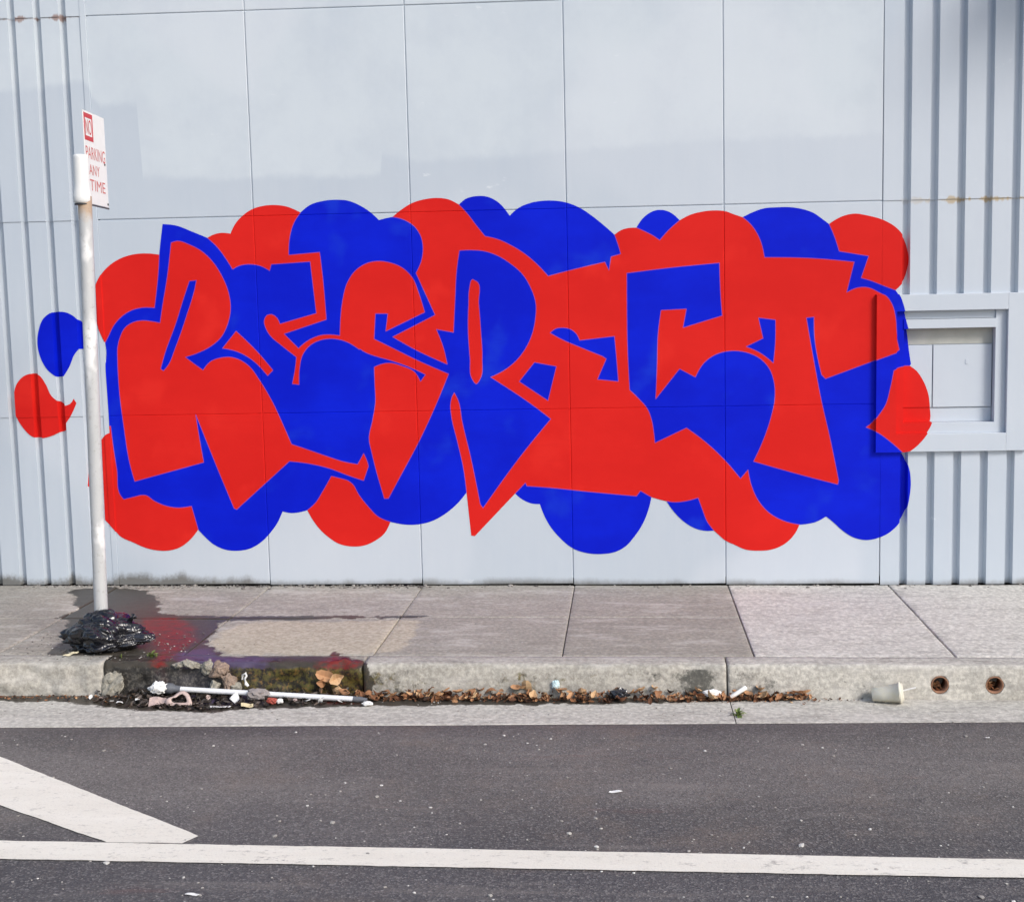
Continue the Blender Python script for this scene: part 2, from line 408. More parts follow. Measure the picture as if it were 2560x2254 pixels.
def concrete_material():
    m = Mat('concrete')
    tint = m.attr('tint')
    n1 = m.noise(2.2, 5, 0.6)
    n2 = m.noise(45, 4, 0.7)
    base = m.mix(n1, (0.268, 0.246, 0.200), (0.435, 0.405, 0.340))
    base = m.mix(tint, base, (0.74, 0.708, 0.64))
    base = m.mix(m.step(n2, 0.35, 0.72), m.mix(0.5, base, (0.11, 0.10, 0.09)), base)
    big = m.noise(5.5, 6, 0.72, stretch=(0.5, 1.3, 1.3), seed=17)
    base = m.mix(m.math('MULTIPLY', m.step(big, 0.50, 0.68), 0.45), base, (0.62, 0.59, 0.54))
    base = m.mix(m.math('MULTIPLY', m.step(big, 0.46, 0.30), 0.35), base, (0.16, 0.145, 0.12))
    # trowel and scuff streaks along the street
    s = m.step(m.noise(9, 5, 0.65, stretch=(0.35, 2.5, 2.5), seed=6), 0.50, 0.70)
    base = m.mix(m.math('MULTIPLY', s, 0.30), base, (0.17, 0.16, 0.155))
    spots = m.step(m.noise(75, 2, 0.5, seed=3), 0.70, 0.76)
    base = m.mix(m.math('MULTIPLY', spots, 0.6), base, (0.55, 0.53, 0.50))
    spots2 = m.step(m.noise(38, 3, 0.6, seed=13), 0.66, 0.74)
    base = m.mix(m.math('MULTIPLY', spots2, 0.55), base, (0.10, 0.095, 0.09))
    edge = m.math('MULTIPLY', m.math('SUBTRACT', m.noise(11, 5, 0.65, seed=1), 0.5), 0.16)
    cream = m.step(m.math('ADD', m.attr('cream'), edge), -0.01, 0.03)
    base = m.mix(m.math('MULTIPLY', cream, 0.70), base, m.mix(m.step(n2, 0.3, 0.7), (0.36, 0.31, 0.225), (0.56, 0.50, 0.385)))
    wet = m.step(m.math('ADD', m.attr('wet'), edge), -0.004, 0.012)
    base = m.mix(m.math('MULTIPLY', wet, 0.96), base, m.mix(m.noise(20, 4, 0.7), (0.016, 0.013, 0.009), (0.072, 0.061, 0.047)))
    red = m.step(m.math('ADD', m.attr('red'), edge), -0.02, 0.05)
    rn = m.step(m.noise(26, 5, 0.7, stretch=(0.6, 1.4, 1), seed=2), 0.30, 0.62)
    base = m.mix(m.math('MULTIPLY', red, m.math('MULTIPLY', rn, 0.85)), base, (0.22, 0.016, 0.013))
    pur = m.step(m.math('ADD', m.attr('purple'), edge), -0.02, 0.05)
    base = m.mix(m.math('MULTIPLY', pur, 0.55), base, (0.105, 0.075, 0.17))
    moss = m.step(m.math('ADD', m.attr('moss'), m.math('MULTIPLY', m.math('SUBTRACT', m.noise(24, 5, 0.7, seed=7), 0.5), 1.1)), 0.35, 0.62)
    mc = m.mix(m.step(m.noise(34, 4, 0.7, seed=11), 0.42, 0.60), (0.022, 0.019, 0.014), (0.105, 0.090, 0.024))
    mc = m.mix(m.math('MULTIPLY', m.step(m.noise(50, 3, 0.6, seed=12), 0.52, 0.68), 0.8), mc, (0.20, 0.115, 0.035))
    px = m.xyz()[0]
    dk = m.mix(m.step(m.noise(60, 4, 0.7, seed=15), 0.45, 0.68), (0.028, 0.026, 0.024), (0.12, 0.11, 0.095))
    mc = m.mix(m.step(px, 3.0, 3.2), mc, m.mix(0.5, dk, (0.10, 0.10, 0.085)))
    mc = m.mix(m.step(m.math('ADD', px, m.math('MULTIPLY', m.noise(8, 3), 0.3)), 1.25, 1.45), dk, mc)
    base = m.mix(m.math('MULTIPLY', moss, 0.92), base, mc)
    rough = m.math('SUBTRACT', 0.88, m.math('MULTIPLY', wet, 0.50))
    m.bump(m.math('ADD', n2, m.math('MULTIPLY', m.noise(140, 3, 0.7), 0.6)), 0.35, 0.006)
    return m.done(base, rough, 0.3)


def asphalt_material():
    m = Mat('asphalt')
    x, y, z = m.xyz()
    n1 = m.noise(1.1, 5, 0.6, stretch=(0.6, 1.3, 1))
    c = m.mix(m.step(n1, 0.3, 0.7), (0.092, 0.084, 0.080), (0.168, 0.152, 0.142))
    lane = m.step(m.math('ADD', y, m.math('MULTIPLY', m.math('SUBTRACT', m.noise(1.5, 4), 0.5), 0.9)), -3.70, -2.9)
    c = m.mix(m.math('SUBTRACT', 1.0, lane), c, m.mix(0.65, c, (0.060, 0.058, 0.068)))
    vc = m.n('ShaderNodeTexVoronoi', feature='F1')
    m.put(vc.inputs['Vector'], m.pos)
    vc.inputs['Scale'].default_value = 150
    sep = m.n('ShaderNodeSeparateColor')
    m.put(sep.inputs[0], vc.outputs['Color'])
    c = m.mix(m.math('MULTIPLY', m.step(sep.outputs[0], 0.62, 0.95), 0.30), c, (0.36, 0.335, 0.32))
    gr = m.noise(75, 3, 0.8, stretch=(0.7, 1.2, 1), seed=41)
    c = m.mix(m.math('MULTIPLY', m.step(gr, 0.52, 0.70), 0.28), c, (0.27, 0.245, 0.23))
    c = m.mix(m.math('MULTIPLY', m.step(gr, 0.48, 0.32), 0.32), c, (0.045, 0.042, 0.044))
    mo = m.noise(1.7, 6, 0.7, seed=33)
    c = m.mix(m.math('MULTIPLY', m.step(mo, 0.50, 0.70), 0.40), c, (0.20, 0.155, 0.125))
    c = m.mix(m.math('MULTIPLY', m.step(sep.outputs[1], 0.62, 0.9), 0.35), c, (0.035, 0.033, 0.036))
    st = m.step(m.noise(4, 6, 0.75, stretch=(0.3, 2.0, 1), seed=4), 0.52, 0.70)
    c = m.mix(m.math('MULTIPLY', st, 0.45), c, (0.215, 0.19, 0.175))
    sp = m.step(m.noise(42, 2, 0.5, seed=31), 0.715, 0.76)
    c = m.mix(m.math('MULTIPLY', sp, 0.55), c, (0.42, 0.39, 0.36))
    rd = m.step(m.noise(2.6, 5, 0.7, stretch=(0.4, 2.2, 1), seed=21), 0.60, 0.74)
    c = m.mix(m.math('MULTIPLY', rd, 0.30), c, (0.20, 0.10, 0.085))
    m.bump(m.math('ADD', vc.outputs['Distance'], m.noise(60, 4, 0.7)), 0.5, 0.005)
    return m.done(c, 0.85, 0.3)


def line_material():
    m = Mat('road_paint')
    c = m.mix(m.noise(5, 5, 0.7, stretch=(0.3, 1.5, 1)), (0.64, 0.59, 0.50), (0.84, 0.80, 0.72))
    w = m.step(m.noise(30, 6, 0.8, stretch=(0.6, 1.2, 1), seed=5), 0.54, 0.68)
    big = m.step(m.noise(3.0, 3, 0.6, seed=2), 0.42, 0.70)
    c = m.mix(m.math('MULTIPLY', w, m.math('ADD', 0.45, m.math('MULTIPLY', big, 0.5))), c, (0.22, 0.20, 0.19))
    c = m.mix(m.math('MULTIPLY', m.step(m.noise(130, 3, 0.6), 0.55, 0.75), 0.35), c, (0.40, 0.37, 0.34))
    m.bump(m.noise(90, 4), 0.4, 0.004)
    return m.done(c, 0.75, 0.3)


def tint_material(name, ramp, rough=0.7, spec=0.25, trans=False):
    """colour picked per piece through the attribute 'tint' (0..1)"""
    m = Mat(name)
    r = m.n('ShaderNodeValToRGB')
    els = r.color_ramp.elements
    while len(els) < len(ramp):
        els.new(0.5)
    for i, (p, c) in enumerate(ramp):
        els[i].position = p
        els[i].color = (*c, 1)
    m.put(r.inputs[0], m.attr('tint'))
    c = m.mix(m.math('MULTIPLY', m.noise(90, 3, 0.6), 0.45), r.outputs[0], (0.05, 0.035, 0.025))
    return m.done(c, rough, spec)


M_WALL = wall_material()
M_RED = spray_material('red_spray_paint', (0.655, 0.017, 0.013), (0.605, 0.014, 0.011), (0.675, 0.021, 0.015))
M_BLUE = spray_material('blue_spray_paint', (0.002, 0.014, 0.60), (0.0015, 0.009, 0.50), (0.006, 0.030, 0.56))
M_MAUVE = spray_material('mixed_spray_paint', (0.30, 0.075, 0.34), (0.24, 0.05, 0.28), (0.36, 0.10, 0.34))
M_CONC = concrete_material()
M_ASPH = asphalt_material()
M_LINE = line_material()
M_EARTH = plain('packed_earth', (0.05, 0.042, 0.035), 0.95, 0.1, 0.4, 40)


def buff(xs, zs):
    px = np.array([-12, -0.9, -0.32, -0.25, -0.02, 0.0, 0.26, 0.27, 0.5, 0.78, 0.95, 1.50, 1.68, 1.69, 1.9, 2.4, 3.0, 3.66, 4.554, 4.5555, 14])
    pz = np.array([2.95, 2.95, 2.96, 2.99, 3.00, 2.87, 2.86, 2.44, 2.435, 2.41, 2.43, 2.41, 2.425, 2.535, 2.49, 2.505, 2.535, 2.565, 2.57, 3.6, 3.6])
    return np.asarray(zs) - np.interp(xs, px, pz)


# ---------------------------------------------------------------- the wall surface
def groove_y(x, grooves):
    for a, b in grooves:
        if a < x < b:
            t = min(x - a, b - x) / GS
            return GD * min(1.0, t)
    return 0.0


LAP = 0.003
OUTF = (OUT[0] - 0.0048, OUT[1] + 0.0048, OUT[2] - 0.0048, OUT[3] + 0.0048)
IN1F = (IN1[0] + 0.0012, IN1[1] - 0.0012, IN1[2] + 0.0012, IN1[3] - 0.0012)
IN2F = (IN2[0] + 0.0012, IN2[1] - 0.0012, IN2[2] + 0.0012, IN2[3] - 0.0012)
MIDZ = (IN1[3] + IN2[3]) / 2 + 0.004
STEPS = [(OUTF, Y_OUT), (IN1F, Y_IN1 - 0.001), ((IN2[0] - 0.0045, IN2[1], IN2[3] - 0.0045, MIDZ + 0.002), Y_IN1 - 0.006), (IN2F, Y_IN2 - 0.004),
         ((IN2[0] + 0.003, 4.8575, 1.021, 1.386), Y_IN2 - 0.0095), ((4.8605, 5.1965, 1.021, 1.386), Y_IN2 - 0.0125)]


def lap_y(z):
    z += 0.0005
    for a, b in zip(HZ, HZ[1:]):
        if a <= z < b:
            return -LAP * (1 - (z - a) / (b - a))
    return 0.0


def surf(x, z):
    if OUTF[0] < x < OUTF[1] and OUTF[2] < z < OUTF[3]:
        y = (groove_y(x, RIGHT_GROOVES) + lap_y(z)) if x > VX[5] else 0.0
        for r, v in STEPS:
            t = min(x - r[0], r[1] - x, z - r[2], r[3] - z) / RAMP
            y = y + (v - y) * min(1.0, max(0.0, t))
        return y
    if x < -0.046:
        y = groove_y(x, LEFT_GROOVES) + lap_y(z)
    elif x < -0.012:
        return -0.006
    elif x > VX[5]:
        y = groove_y(x, RIGHT_GROOVES) + lap_y(z)
    else:
        y = 0.0
        for v in VX[1:5]:
            y = max(y, 0.004 * (1 - abs(x - v) / 0.004))
        for h in HZ[1:5]:
            y = max(y, 0.0035 * (1 - abs(z - h) / 0.0035))
    return y


BACK = 0.20
wall = thing('warehouse_wall', (2.3, 0.1, gz(2.3)), 'pale blue grey painted warehouse wall of flat panels and vertical ribbed metal siding', 'wall')
off = Vector(wall.location)


def wpart(name, verts, faces, mat=M_WALL, parent=None, smooth=False, attrs=None):
    v = np.array(verts, float)
    if attrs is None:
        attrs = {'buff': buff(v[:, 0], v[:, 2])}
    if parent is None:
        o = mesh_obj(name, v - np.array(off), faces, mat, wall, smooth, attrs)
    else:
        o = mesh_obj(name, v - np.array(off) , faces, mat, parent, smooth, attrs)
    return o


def grid_panel(x0, x1, z0, z1, g=0.0024, lip=0.0026):
    """a flat panel: face with softly turned edges"""
    jy = random.uniform(-0.0008, 0.0008)
    xs = [x0 + g, x0 + g, x0 + g + 0.0008, x0 + g + lip, x0 + g + lip + 0.003] + list(np.linspace(x0 + 0.05, x1 - 0.05, 64)) + [x1 - g - lip - 0.003, x1 - g - lip, x1 - g - 0.0008, x1 - g, x1 - g]
    zs = [z0 + g, z0 + g, z0 + g + 0.0008, z0 + g + lip, z0 + g + lip + 0.003] + list(np.linspace(z0 + 0.06, z1 - 0.06, 5)) + [z1 - g - lip - 0.003, z1 - g - lip, z1 - g - 0.0008, z1 - g, z1 - g]
    nx, nz = len(xs), len(zs)
    depth = {0: 0.012, 1: 0.003, 2: 0.0010}
    V = []
    wx, wz = random.uniform(-1, 1), random.uniform(-1, 1)
    for k, z in enumerate(zs):
        for i, x in enumerate(xs):
            e = min(i, nx - 1 - i, k, nz - 1 - k)
            y = depth.get(e, 0.0)
            if e > 4:
                y += 0.0012 * noise.noise(Vector((x * 1.3, z * 1.1, 3.1)))
            V.append((x, y + jy, z))
    F = [(k * nx + i, k * nx + i + 1, (k + 1) * nx + i + 1, (k + 1) * nx + i) for k in range(nz - 1) for i in range(nx - 1)]
    return V, F


for r in range(5):
    for c in range(5):
        V, F = grid_panel(VX[c], VX[c + 1], HZ[r] if r else gz((VX[c] + VX[c + 1]) / 2) + 0.003, HZ[r + 1])
        wpart('flat_panel', V, F, smooth=True)


def ribbed_sheet(x0, x1, z0, z1, grooves, hole=None, lap=LAP):
    xs = {x0, x1}
    for a, b in grooves:
        for e in (a, a + GS, b - GS, b):
            if x0 < e < x1:
                xs.add(e)
        # rolled edges
    if hole:
        xs |= {hole[0], hole[1]}
    xs = sorted(xs)
    zs = {z0, z1 + 0.012, z0 + 0.3, z0 + 0.7}
    if hole:
        zs |= {v for v in hole[2:] if z0 < v < z1}
    zs = sorted(zs)
    V, idx = [], {}
    F = []

    def vid(i, k):
        if (i, k) not in idx:
            y = groove_y(xs[i], grooves)
            # the sheet above laps over the one below
            y -= lap * (1 - (zs[k] - z0) / (z1 - z0)) - (0.0012 if zs[k] > z1 else 0)
            idx[i, k] = len(V)
            V.append((xs[i], y, zs[k]))
        return idx[i, k]
    for k in range(len(zs) - 1):
        for i in range(len(xs) - 1):
            cx, cz = (xs[i] + xs[i + 1]) / 2, (zs[k] + zs[k + 1]) / 2
            if hole and hole[0] < cx < hole[1] and hole[2] < cz < hole[3]:
                continue
            F.append((vid(i, k), vid(i + 1, k), vid(i + 1, k + 1), vid(i, k + 1)))
    return V, F


HOLE = (4.59, 5.31, 0.83, 1.63)
for r in range(5):
    for s in range(8):
        x1 = -0.046 - s * PITCH * 6
        V, F = ribbed_sheet(x1 - PITCH * 6, x1, HZ[r] if r else gz(x1 - 0.5) + 0.004, HZ[r + 1], LEFT_GROOVES)
        wpart('ribbed_sheet', V, F)
        x0 = VX[5] + 0.003 + s * PITCH * 6
        h = HOLE if s == 0 and r in (0, 1) else None
        V, F = ribbed_sheet(x0, x0 + PITCH * 6, HZ[r] if r else gz(x0 + 0.5) + 0.004, HZ[r + 1], RIGHT_GROOVES, h)
        wpart('ribbed_sheet', V, F)


def wbox(name, boxes, mat=M_WALL, parent=None, bevel=0.0015):
    bm = bmesh.new()
    for b in boxes:
        box(bm, *b, bevel=bevel)
    bmesh.ops.translate(bm, verts=bm.verts[:], vec=-off)
    return bm_obj(name, bm, mat, parent or wall, attrs={'buff': lambda co: buff(co[:, 0] + off.x, co[:, 2] + off.z)})


wbox('corner_trim', [(-0.046, -0.012, -0.0055, 0.05, 0.022, 5.7)])
wbox('panel_backing', [(-0.0, 4.56, 0.0065, 0.02, 0.04, 5.69)], bevel=0)
wbox('building_core', [(-7.4, 11.9, 0.16, 9.0, -0.25, 5.72)])
wbox('roof_coping', [(-7.45, 11.95, -0.06, 0.4, 5.722, 5.86)], bevel=0.01)
wbox('added_shade_slab', [(5.60, 9.2, -0.80, -0.01, 3.84, 3.94)], bevel=0.01)  # slab added out of view to cast the soft shadow at upper right
# hatch surround, set into the ribbed siding
o0, o1, o2, o3 = OUT
i0, i1, i2, i3 = IN1
frame = wbox('hatch_frame', [(o0, i0, Y_OUT, 0.045, o2, o3)], bevel=0.003)
wbox('frame_board', [(i1, o1, Y_OUT + 0.0012, 0.045, o2, o3)], parent=frame, bevel=0.003)
wbox('frame_board', [(i0 + 0.0005, i1 - 0.0005, Y_OUT - 0.0006, 0.045, i3, o3)], parent=frame, bevel=0.003)
wbox('frame_board', [(i0 + 0.0005, i1 - 0.0005, Y_OUT - 0.0006, 0.045, o2, i2)], parent=frame, bevel=0.003)
j0, j1, j2, j3 = IN2
mid = MIDZ
wbox('inner_frame', [(i0, j0, Y_IN1, 0.10, i2, i3)], parent=frame)
wbox('inner_frame', [(j1, i1, Y_IN1 + 0.001, 0.10, i2, i3)], parent=frame)
wbox('inner_frame', [(j0 + 0.0004, j1 - 0.0004, Y_IN1 + 0.012, 0.10, mid, i3)], parent=frame)
wbox('lintel_ledge', [(j0 + 0.0004, j1 - 0.0004, Y_IN1 - 0.006, 0.10, j3, mid - 0.002)], parent=frame)
wbox('sill', [(j0 + 0.0004, j1 - 0.0004, Y_IN1 - 0.001, 0.10, i2, j2)], parent=frame)
wbox('back_plate', [(j0 - 0.002, j1 + 0.002, Y_IN2 + 0.004, 0.12, j2 - 0.01, j3 + 0.01)], parent=frame)
M_BEIGE = plain('weathered_board', (0.44, 0.44, 0.40), 0.7, 0.25, 0.2, 12)
wbox('top_strip', [(j0 + 0.003, j1 - 0.003, Y_IN2 - 0.002, Y_IN2 + 0.003, 1.388, j3 - 0.001)], M_BEIGE, parent=frame, bevel=0.001)
hd = wbox('hatch_door', [(4.862, 5.195, Y_IN2 - 0.012, Y_IN2 + 0.003, 1.023, 1.384)], parent=frame)
wbox('keyhole_plate', [(5.045, 5.063, Y_IN2 - 0.0145, Y_IN2 - 0.0125, 1.272, 1.298)], parent=hd, bevel=0.0008)
wbox('side_strip', [(j0 + 0.003, 4.856, Y_IN2 - 0.009, Y_IN2 + 0.003, 1.023, 1.384)], parent=frame)
wbox('bottom_strip', [(j0 + 0.003, j1 - 0.003, Y_IN2 - 0.004, Y_IN2 + 0.003, j2 + 0.001, 1.017)], parent=frame)

# ---------------------------------------------------------------- the mural: a skin of paint that follows every joint and rib
mural = thing('graffiti_mural', (2.1, -0.002, 0.25), 'big red and blue graffiti lettering reading RESPECT with bubble clouds on the wall', 'mural')
moff = Vector(mural.location)


def breaklines(x0, x1, z0, z1):
    """folds of the wall inside a rectangle, as segments"""
    S = []

    def v(x, a=z0, b=z1):
        if x0 < x < x1:
            S.append(((x, max(a, z0)), (x, min(b, z1))))

    def h(z, a=x0, b=x1):
        if z0 < z < z1:
            S.append(((max(a, x0), z), (min(b, x1), z)))
    for g in LEFT_GROOVES[:8] + RIGHT_GROOVES[:8]:
        for e in (g[0], g[0] + GS, g[1] - GS, g[1]):
            if OUTF[0] < e < OUTF[1]:
                v(e, z0, OUTF[2])
                v(e, OUTF[3], z1)
            else:
                v(e)
    for e in (-0.0465, -0.0455, -0.0125, -0.0115, VX[5] - 0.0005, VX[5] + 0.0005):
        v(e)
    for s in VX[1:5]:
        for d in (-0.004, 0, 0.004):
            v(s + d)
    for s in HZ[1:4]:
        for d in (-0.0035, 0, 0.0035):
            h(s + d, -0.0115, VX[5])
        for d in (-0.0016, -0.0003):
            h(s + d, x0, -0.0465)
            h(s + d, VX[5] + 0.001, x1)
    for rct, _ in STEPS:
        for d in (0.0, RAMP):
            a, b, c, e = rct[0] + d, rct[1] - d, rct[2] + d, rct[3] - d
            v(a, c, e)
            v(b, c, e)
            h(c, a, b)
            h(e, a, b)
    return [s for s in S if s[0] != s[1]]


def skin(outlines, pad=0.03, lift=0.0022, extra=()):
    """triangulate a region of the wall along outlines and folds; returns lifted vertices, triangles, centroids"""
    allp = np.vstack(outlines)
    x0, z0 = allp.min(0) - pad
    x1, z1 = allp.max(0) + pad
    verts, edges = [], []

    def add(p):
        verts.append(Vector((float(p[0]), float(p[1]))))
        return len(verts) - 1
    for o in outlines:
        ids = [add(p) for p in o]
        edges += [(ids[i], ids[(i + 1) % len(ids)]) for i in range(len(ids))]
    for a, b in breaklines(x0, x1, z0, z1):
        edges.append((add(a), add(b)))
    for a, b in extra:
        edges.append((add(a), add(b)))
    vs, _, fs, *_ = geometry.delaunay_2d_cdt(verts, edges, [], 0, 1e-5)
    v2 = np.array([(v.x, v.y) for v in vs])
    F = np.array([f for f in fs])
    cen = v2[F].mean(1)
    V = np.array([(x, surf(x, z) - lift, z) for x, z in v2])
    return V, F, cen


def skin_part(name, V, F, sel, mat, parent, moff):
    F = F[sel]
    used = np.unique(F)
    re = -np.ones(len(V), int)
    re[used] = np.arange(len(used))
    F = re[F]
    W = V[used]
    a, b, c = W[F[:, 0]], W[F[:, 1]], W[F[:, 2]]
    flip = np.cross(b - a, c - a)[:, 1] > 0
    F[flip] = F[flip][:, ::-1]
    return mesh_obj(name, W - np.array(moff), F, mat, parent)


sil = curve(SILHOUETTE)
shapes = [(c, n, curve(s)) for c, n, s in SPRAY]
clip = [sil]
lo, hi = sil.min(0) - 0.02, sil.max(0) + 0.02
for c, n, o in shapes:
    clip.append(np.clip(o, lo, hi))


def classify(V, F, cen):
    keep = inside(sil, cen)
    F, cen = F[keep], cen[keep]
    red = np.zeros(len(F), bool)
    for c, n, o in shapes:
        if c == 'red' and (n == 'cloud' or n in ('letter R', 'letter S')):
            red |= inside(o, cen)
    for c, n, o in shapes:
        if n == 'slot' and c == 'blue':
            red &= ~inside(o, cen)
    for c, n, o in shapes:
        if n == 'slot' and c == 'red':
            red |= inside(o, cen)
    return F, cen, red


V, F, cen = skin(clip)
F, cen, is_red = classify(V, F, cen)
# where the two colours meet, the sprays mix in a thin mauve line
owner, border = {}, []
for f, r in zip(F, is_red):
    for a, b in ((f[0], f[1]), (f[1], f[2]), (f[2], f[0])):
        k = (min(a, b), max(a, b))
        if k in owner and owner[k] != r:
            border.append(k)
        owner[k] = r
border = np.array([(V[a][[0, 2]], V[b][[0, 2]]) for a, b in border])
HW = 0.0019
extra = []
for a, b in border:
    d = b - a
    L = np.hypot(*d)
    if L < 0.002:
        continue
    nrm = np.array((-d[1], d[0])) / L * HW
    extra += [((a + nrm), (b + nrm)), ((a - nrm), (b - nrm))]
V, F, cen = skin(clip, extra=extra)
F, cen, is_red = classify(V, F, cen)
V0 = V
halo = np.zeros(len(F), bool)
A_, D_ = border[:, 0], border[:, 1] - border[:, 0]
LL = (D_**2).sum(1) + 1e-12
for s in range(0, len(cen), 2000):
    q = cen[s:s + 2000][:, None, :] - A_[None]
    t = np.clip((q * D_[None]).sum(2) / LL[None], 0, 1)
    r = q - t[:, :, None] * D_[None]
    halo[s:s + 2000] = ((r**2).sum(2).min(1) < (HW * 0.98)**2)
part = np.full(len(F), -1)
LETTERS = [i for i, s in enumerate(shapes) if s[1].startswith('letter')]
for i in LETTERS:
    part[inside(shapes[i][2], cen) & (is_red == (shapes[i][0] == 'red'))] = i
for i in LETTERS:
    p = skin_part('letter', V0, F, (part == i) & ~halo, M_RED if shapes[i][0] == 'red' else M_BLUE, mural, moff)
    p['label'] = 'painted %s capital %s of the mural' % (shapes[i][0], shapes[i][1])
p = skin_part('bubble_background', V0, F, (part == -1) & is_red & ~halo, M_RED, mural, moff)
p['label'] = 'red bubbles and outlines of the mural'
p = skin_part('bubble_background', V0, F, (part == -1) & ~is_red & ~halo, M_BLUE, mural, moff)
p['label'] = 'blue bubbles and outlines of the mural'
p = skin_part('overspray_line', V0, F, halo, M_MAUVE, mural, moff)
p['label'] = 'thin mauve line where the red and blue sprays meet'
for c, s in DOTS:
    o = curve(s)
    V, F, cen = skin([o])
    p = skin_part('paint_dot', V, F, inside(o, cen), M_RED if c == 'red' else M_BLUE, mural, moff)
    p['label'] = '%s paint dot on the ribbed siding' % c

# ---------------------------------------------------------------- the street
KB, KF = -1.565, -1.712          # back and front of the kerb
KH = 0.15


def st(p):
    return np.array(p, float) / 1000


WET, RED1, RED2, PUR, CREAM = map(st, (STAIN_WET, STAIN_RED, STAIN_RED2, STAIN_PURPLE, STAIN_CREAM))
FAR = np.array([(50, 50), (50.1, 50), (50, 50.1)])


def stains(co, tint=0.0, moss=0.0, wet=None):
    p = np.asarray(co)[:, :2]
    near = (p[:, 0] > -0.7) & (p[:, 0] < 2.6)
    out = {k: np.full(len(p), -1.0) for k in ('wet', 'red', 'purple', 'cream')}
    if near.any():
        q = p[near]
        out['wet'][near] = sdist(WET, q)
        out['red'][near] = np.maximum(sdist(RED1, q), sdist(RED2, q))
        out['purple'][near] = sdist(PUR, q)
        out['cream'][near] = sdist(CREAM, q)
    if wet is not None:
        out['wet'] = wet
    out['tint'] = np.full(len(p), tint) if np.isscalar(tint) else tint
    out['moss'] = np.full(len(p), moss) if np.isscalar(moss) else moss
    return out


def structure(o):
    o['kind'] = 'structure'
    return o


# earth under everything
bm = bmesh.new()
box(bm, -160, 160, -160, 160, -1.2, -0.42)
structure(bm_obj('ground', bm, M_EARTH))

# pavement: bed, then slabs with open joints
V, F = [], []
for x in (-9, -2, 2.5, 8, 14):
    V += [(x, KB + 0.0, gz(x) - 0.022), (x, 0.15, gz(x) - 0.022), (x, 0.15, gz(x) - 0.40), (x, KB, gz(x) - 0.40)]
for k in range(4):
    a = k * 4
    F += [(a, a + 4, a + 5, a + 1), (a + 1, a + 5, a + 6, a + 2), (a + 3, a + 2, a + 6, a + 7), (a, a + 3, a + 7, a + 4)]
pavement = structure(mesh_obj('pavement', V, F, M_EARTH))


def slab(x0, x1, y0, y1, tint, gap=0.004, seed=0, fine=0.03):
    g0, g1, h0, h1 = x0 + gap, x1 - gap, y0 + gap, y1 - gap
    r = 0.005
    xs = [g0, g0, g0 + r * 0.4, g0 + r] + list(np.arange(g0 + fine, g1 - fine * 0.6, fine)) + [g1 - r, g1 - r * 0.4, g1, g1]
    ys = [h0, h0, h0 + r * 0.4, h0 + r] + list(np.arange(h0 + fine, h1 - fine * 0.6, fine)) + [h1 - r, h1 - r * 0.4, h1, h1]
    nx, ny = len(xs), len(ys)
    tx, ty = random.uniform(-1, 1) * 0.002, random.uniform(-1, 1) * 0.0015
    V = []
    for j, y in enumerate(ys):
        for i, x in enumerate(xs):
            e = min(i, nx - 1 - i, j, ny - 1 - j)
            z = gz(x) + {0: -0.03, 1: -0.004, 2: -0.001}.get(e, 0.0)
            if e >= 1:
                z += 0.0025 * noise.noise(Vector((x * 2, y * 2, seed))) + 0.0008 * noise.noise(Vector((x * 14, y * 14, seed)))
            jx = jy = 0
            if e <= 2:      # nibbled arrises
                n = noise.noise(Vector((x * 22, y * 22, 9 + seed)))
                z -= 0.003 * max(0, n - 0.15) if e else 0
            z += tx * (x - x0) + ty * (y - y0)
            V.append((x, y, z))
    F = [(j * nx + i, j * nx + i + 1, (j + 1) * nx + i + 1, (j + 1) * nx + i) for j in range(ny - 1) for i in range(nx - 1)]
    return mesh_obj('slab', V, F, M_CONC, pavement, True, stains(V, tint))


JX = [-5.50, -4.58, -3.66, -2.74, -1.82, -0.91, 0.0, 0.930, 1.853, 2.760, 3.666, 4.603, 5.52, 6.44, 7.36, 8.28, 9.20]
for k in range(len(JX) - 1):
    x0, x1 = JX[k], JX[k + 1]
    fine = 0.03 if -1 < x0 < 5 else 0.12
    if x0 > 3.6:
        slab(x0, x1, KB + 0.002, -0.008, 0.86 + 0.06 * ((k * 7) % 3), seed=k, fine=fine)
    else:
        ym = -0.835 if x0 < 1.8 else -0.80
        t = 0.10 + 0.05 * ((k * 5) % 3)
        slab(x0, x1, KB + 0.002, ym, t, seed=k, fine=fine, gap=0.004 if x0 < 1.8 else 0.0022)
        slab(x0, x1, ym, -0.008, t + 0.05, seed=k + 40, fine=fine, gap=0.004 if x0 < 1.8 else 0.0022)

# kerb
kerb = bpy.data.objects.new('kerb', None)
kerb.empty_display_size = 0.1
COL.objects.link(kerb)
structure(kerb)


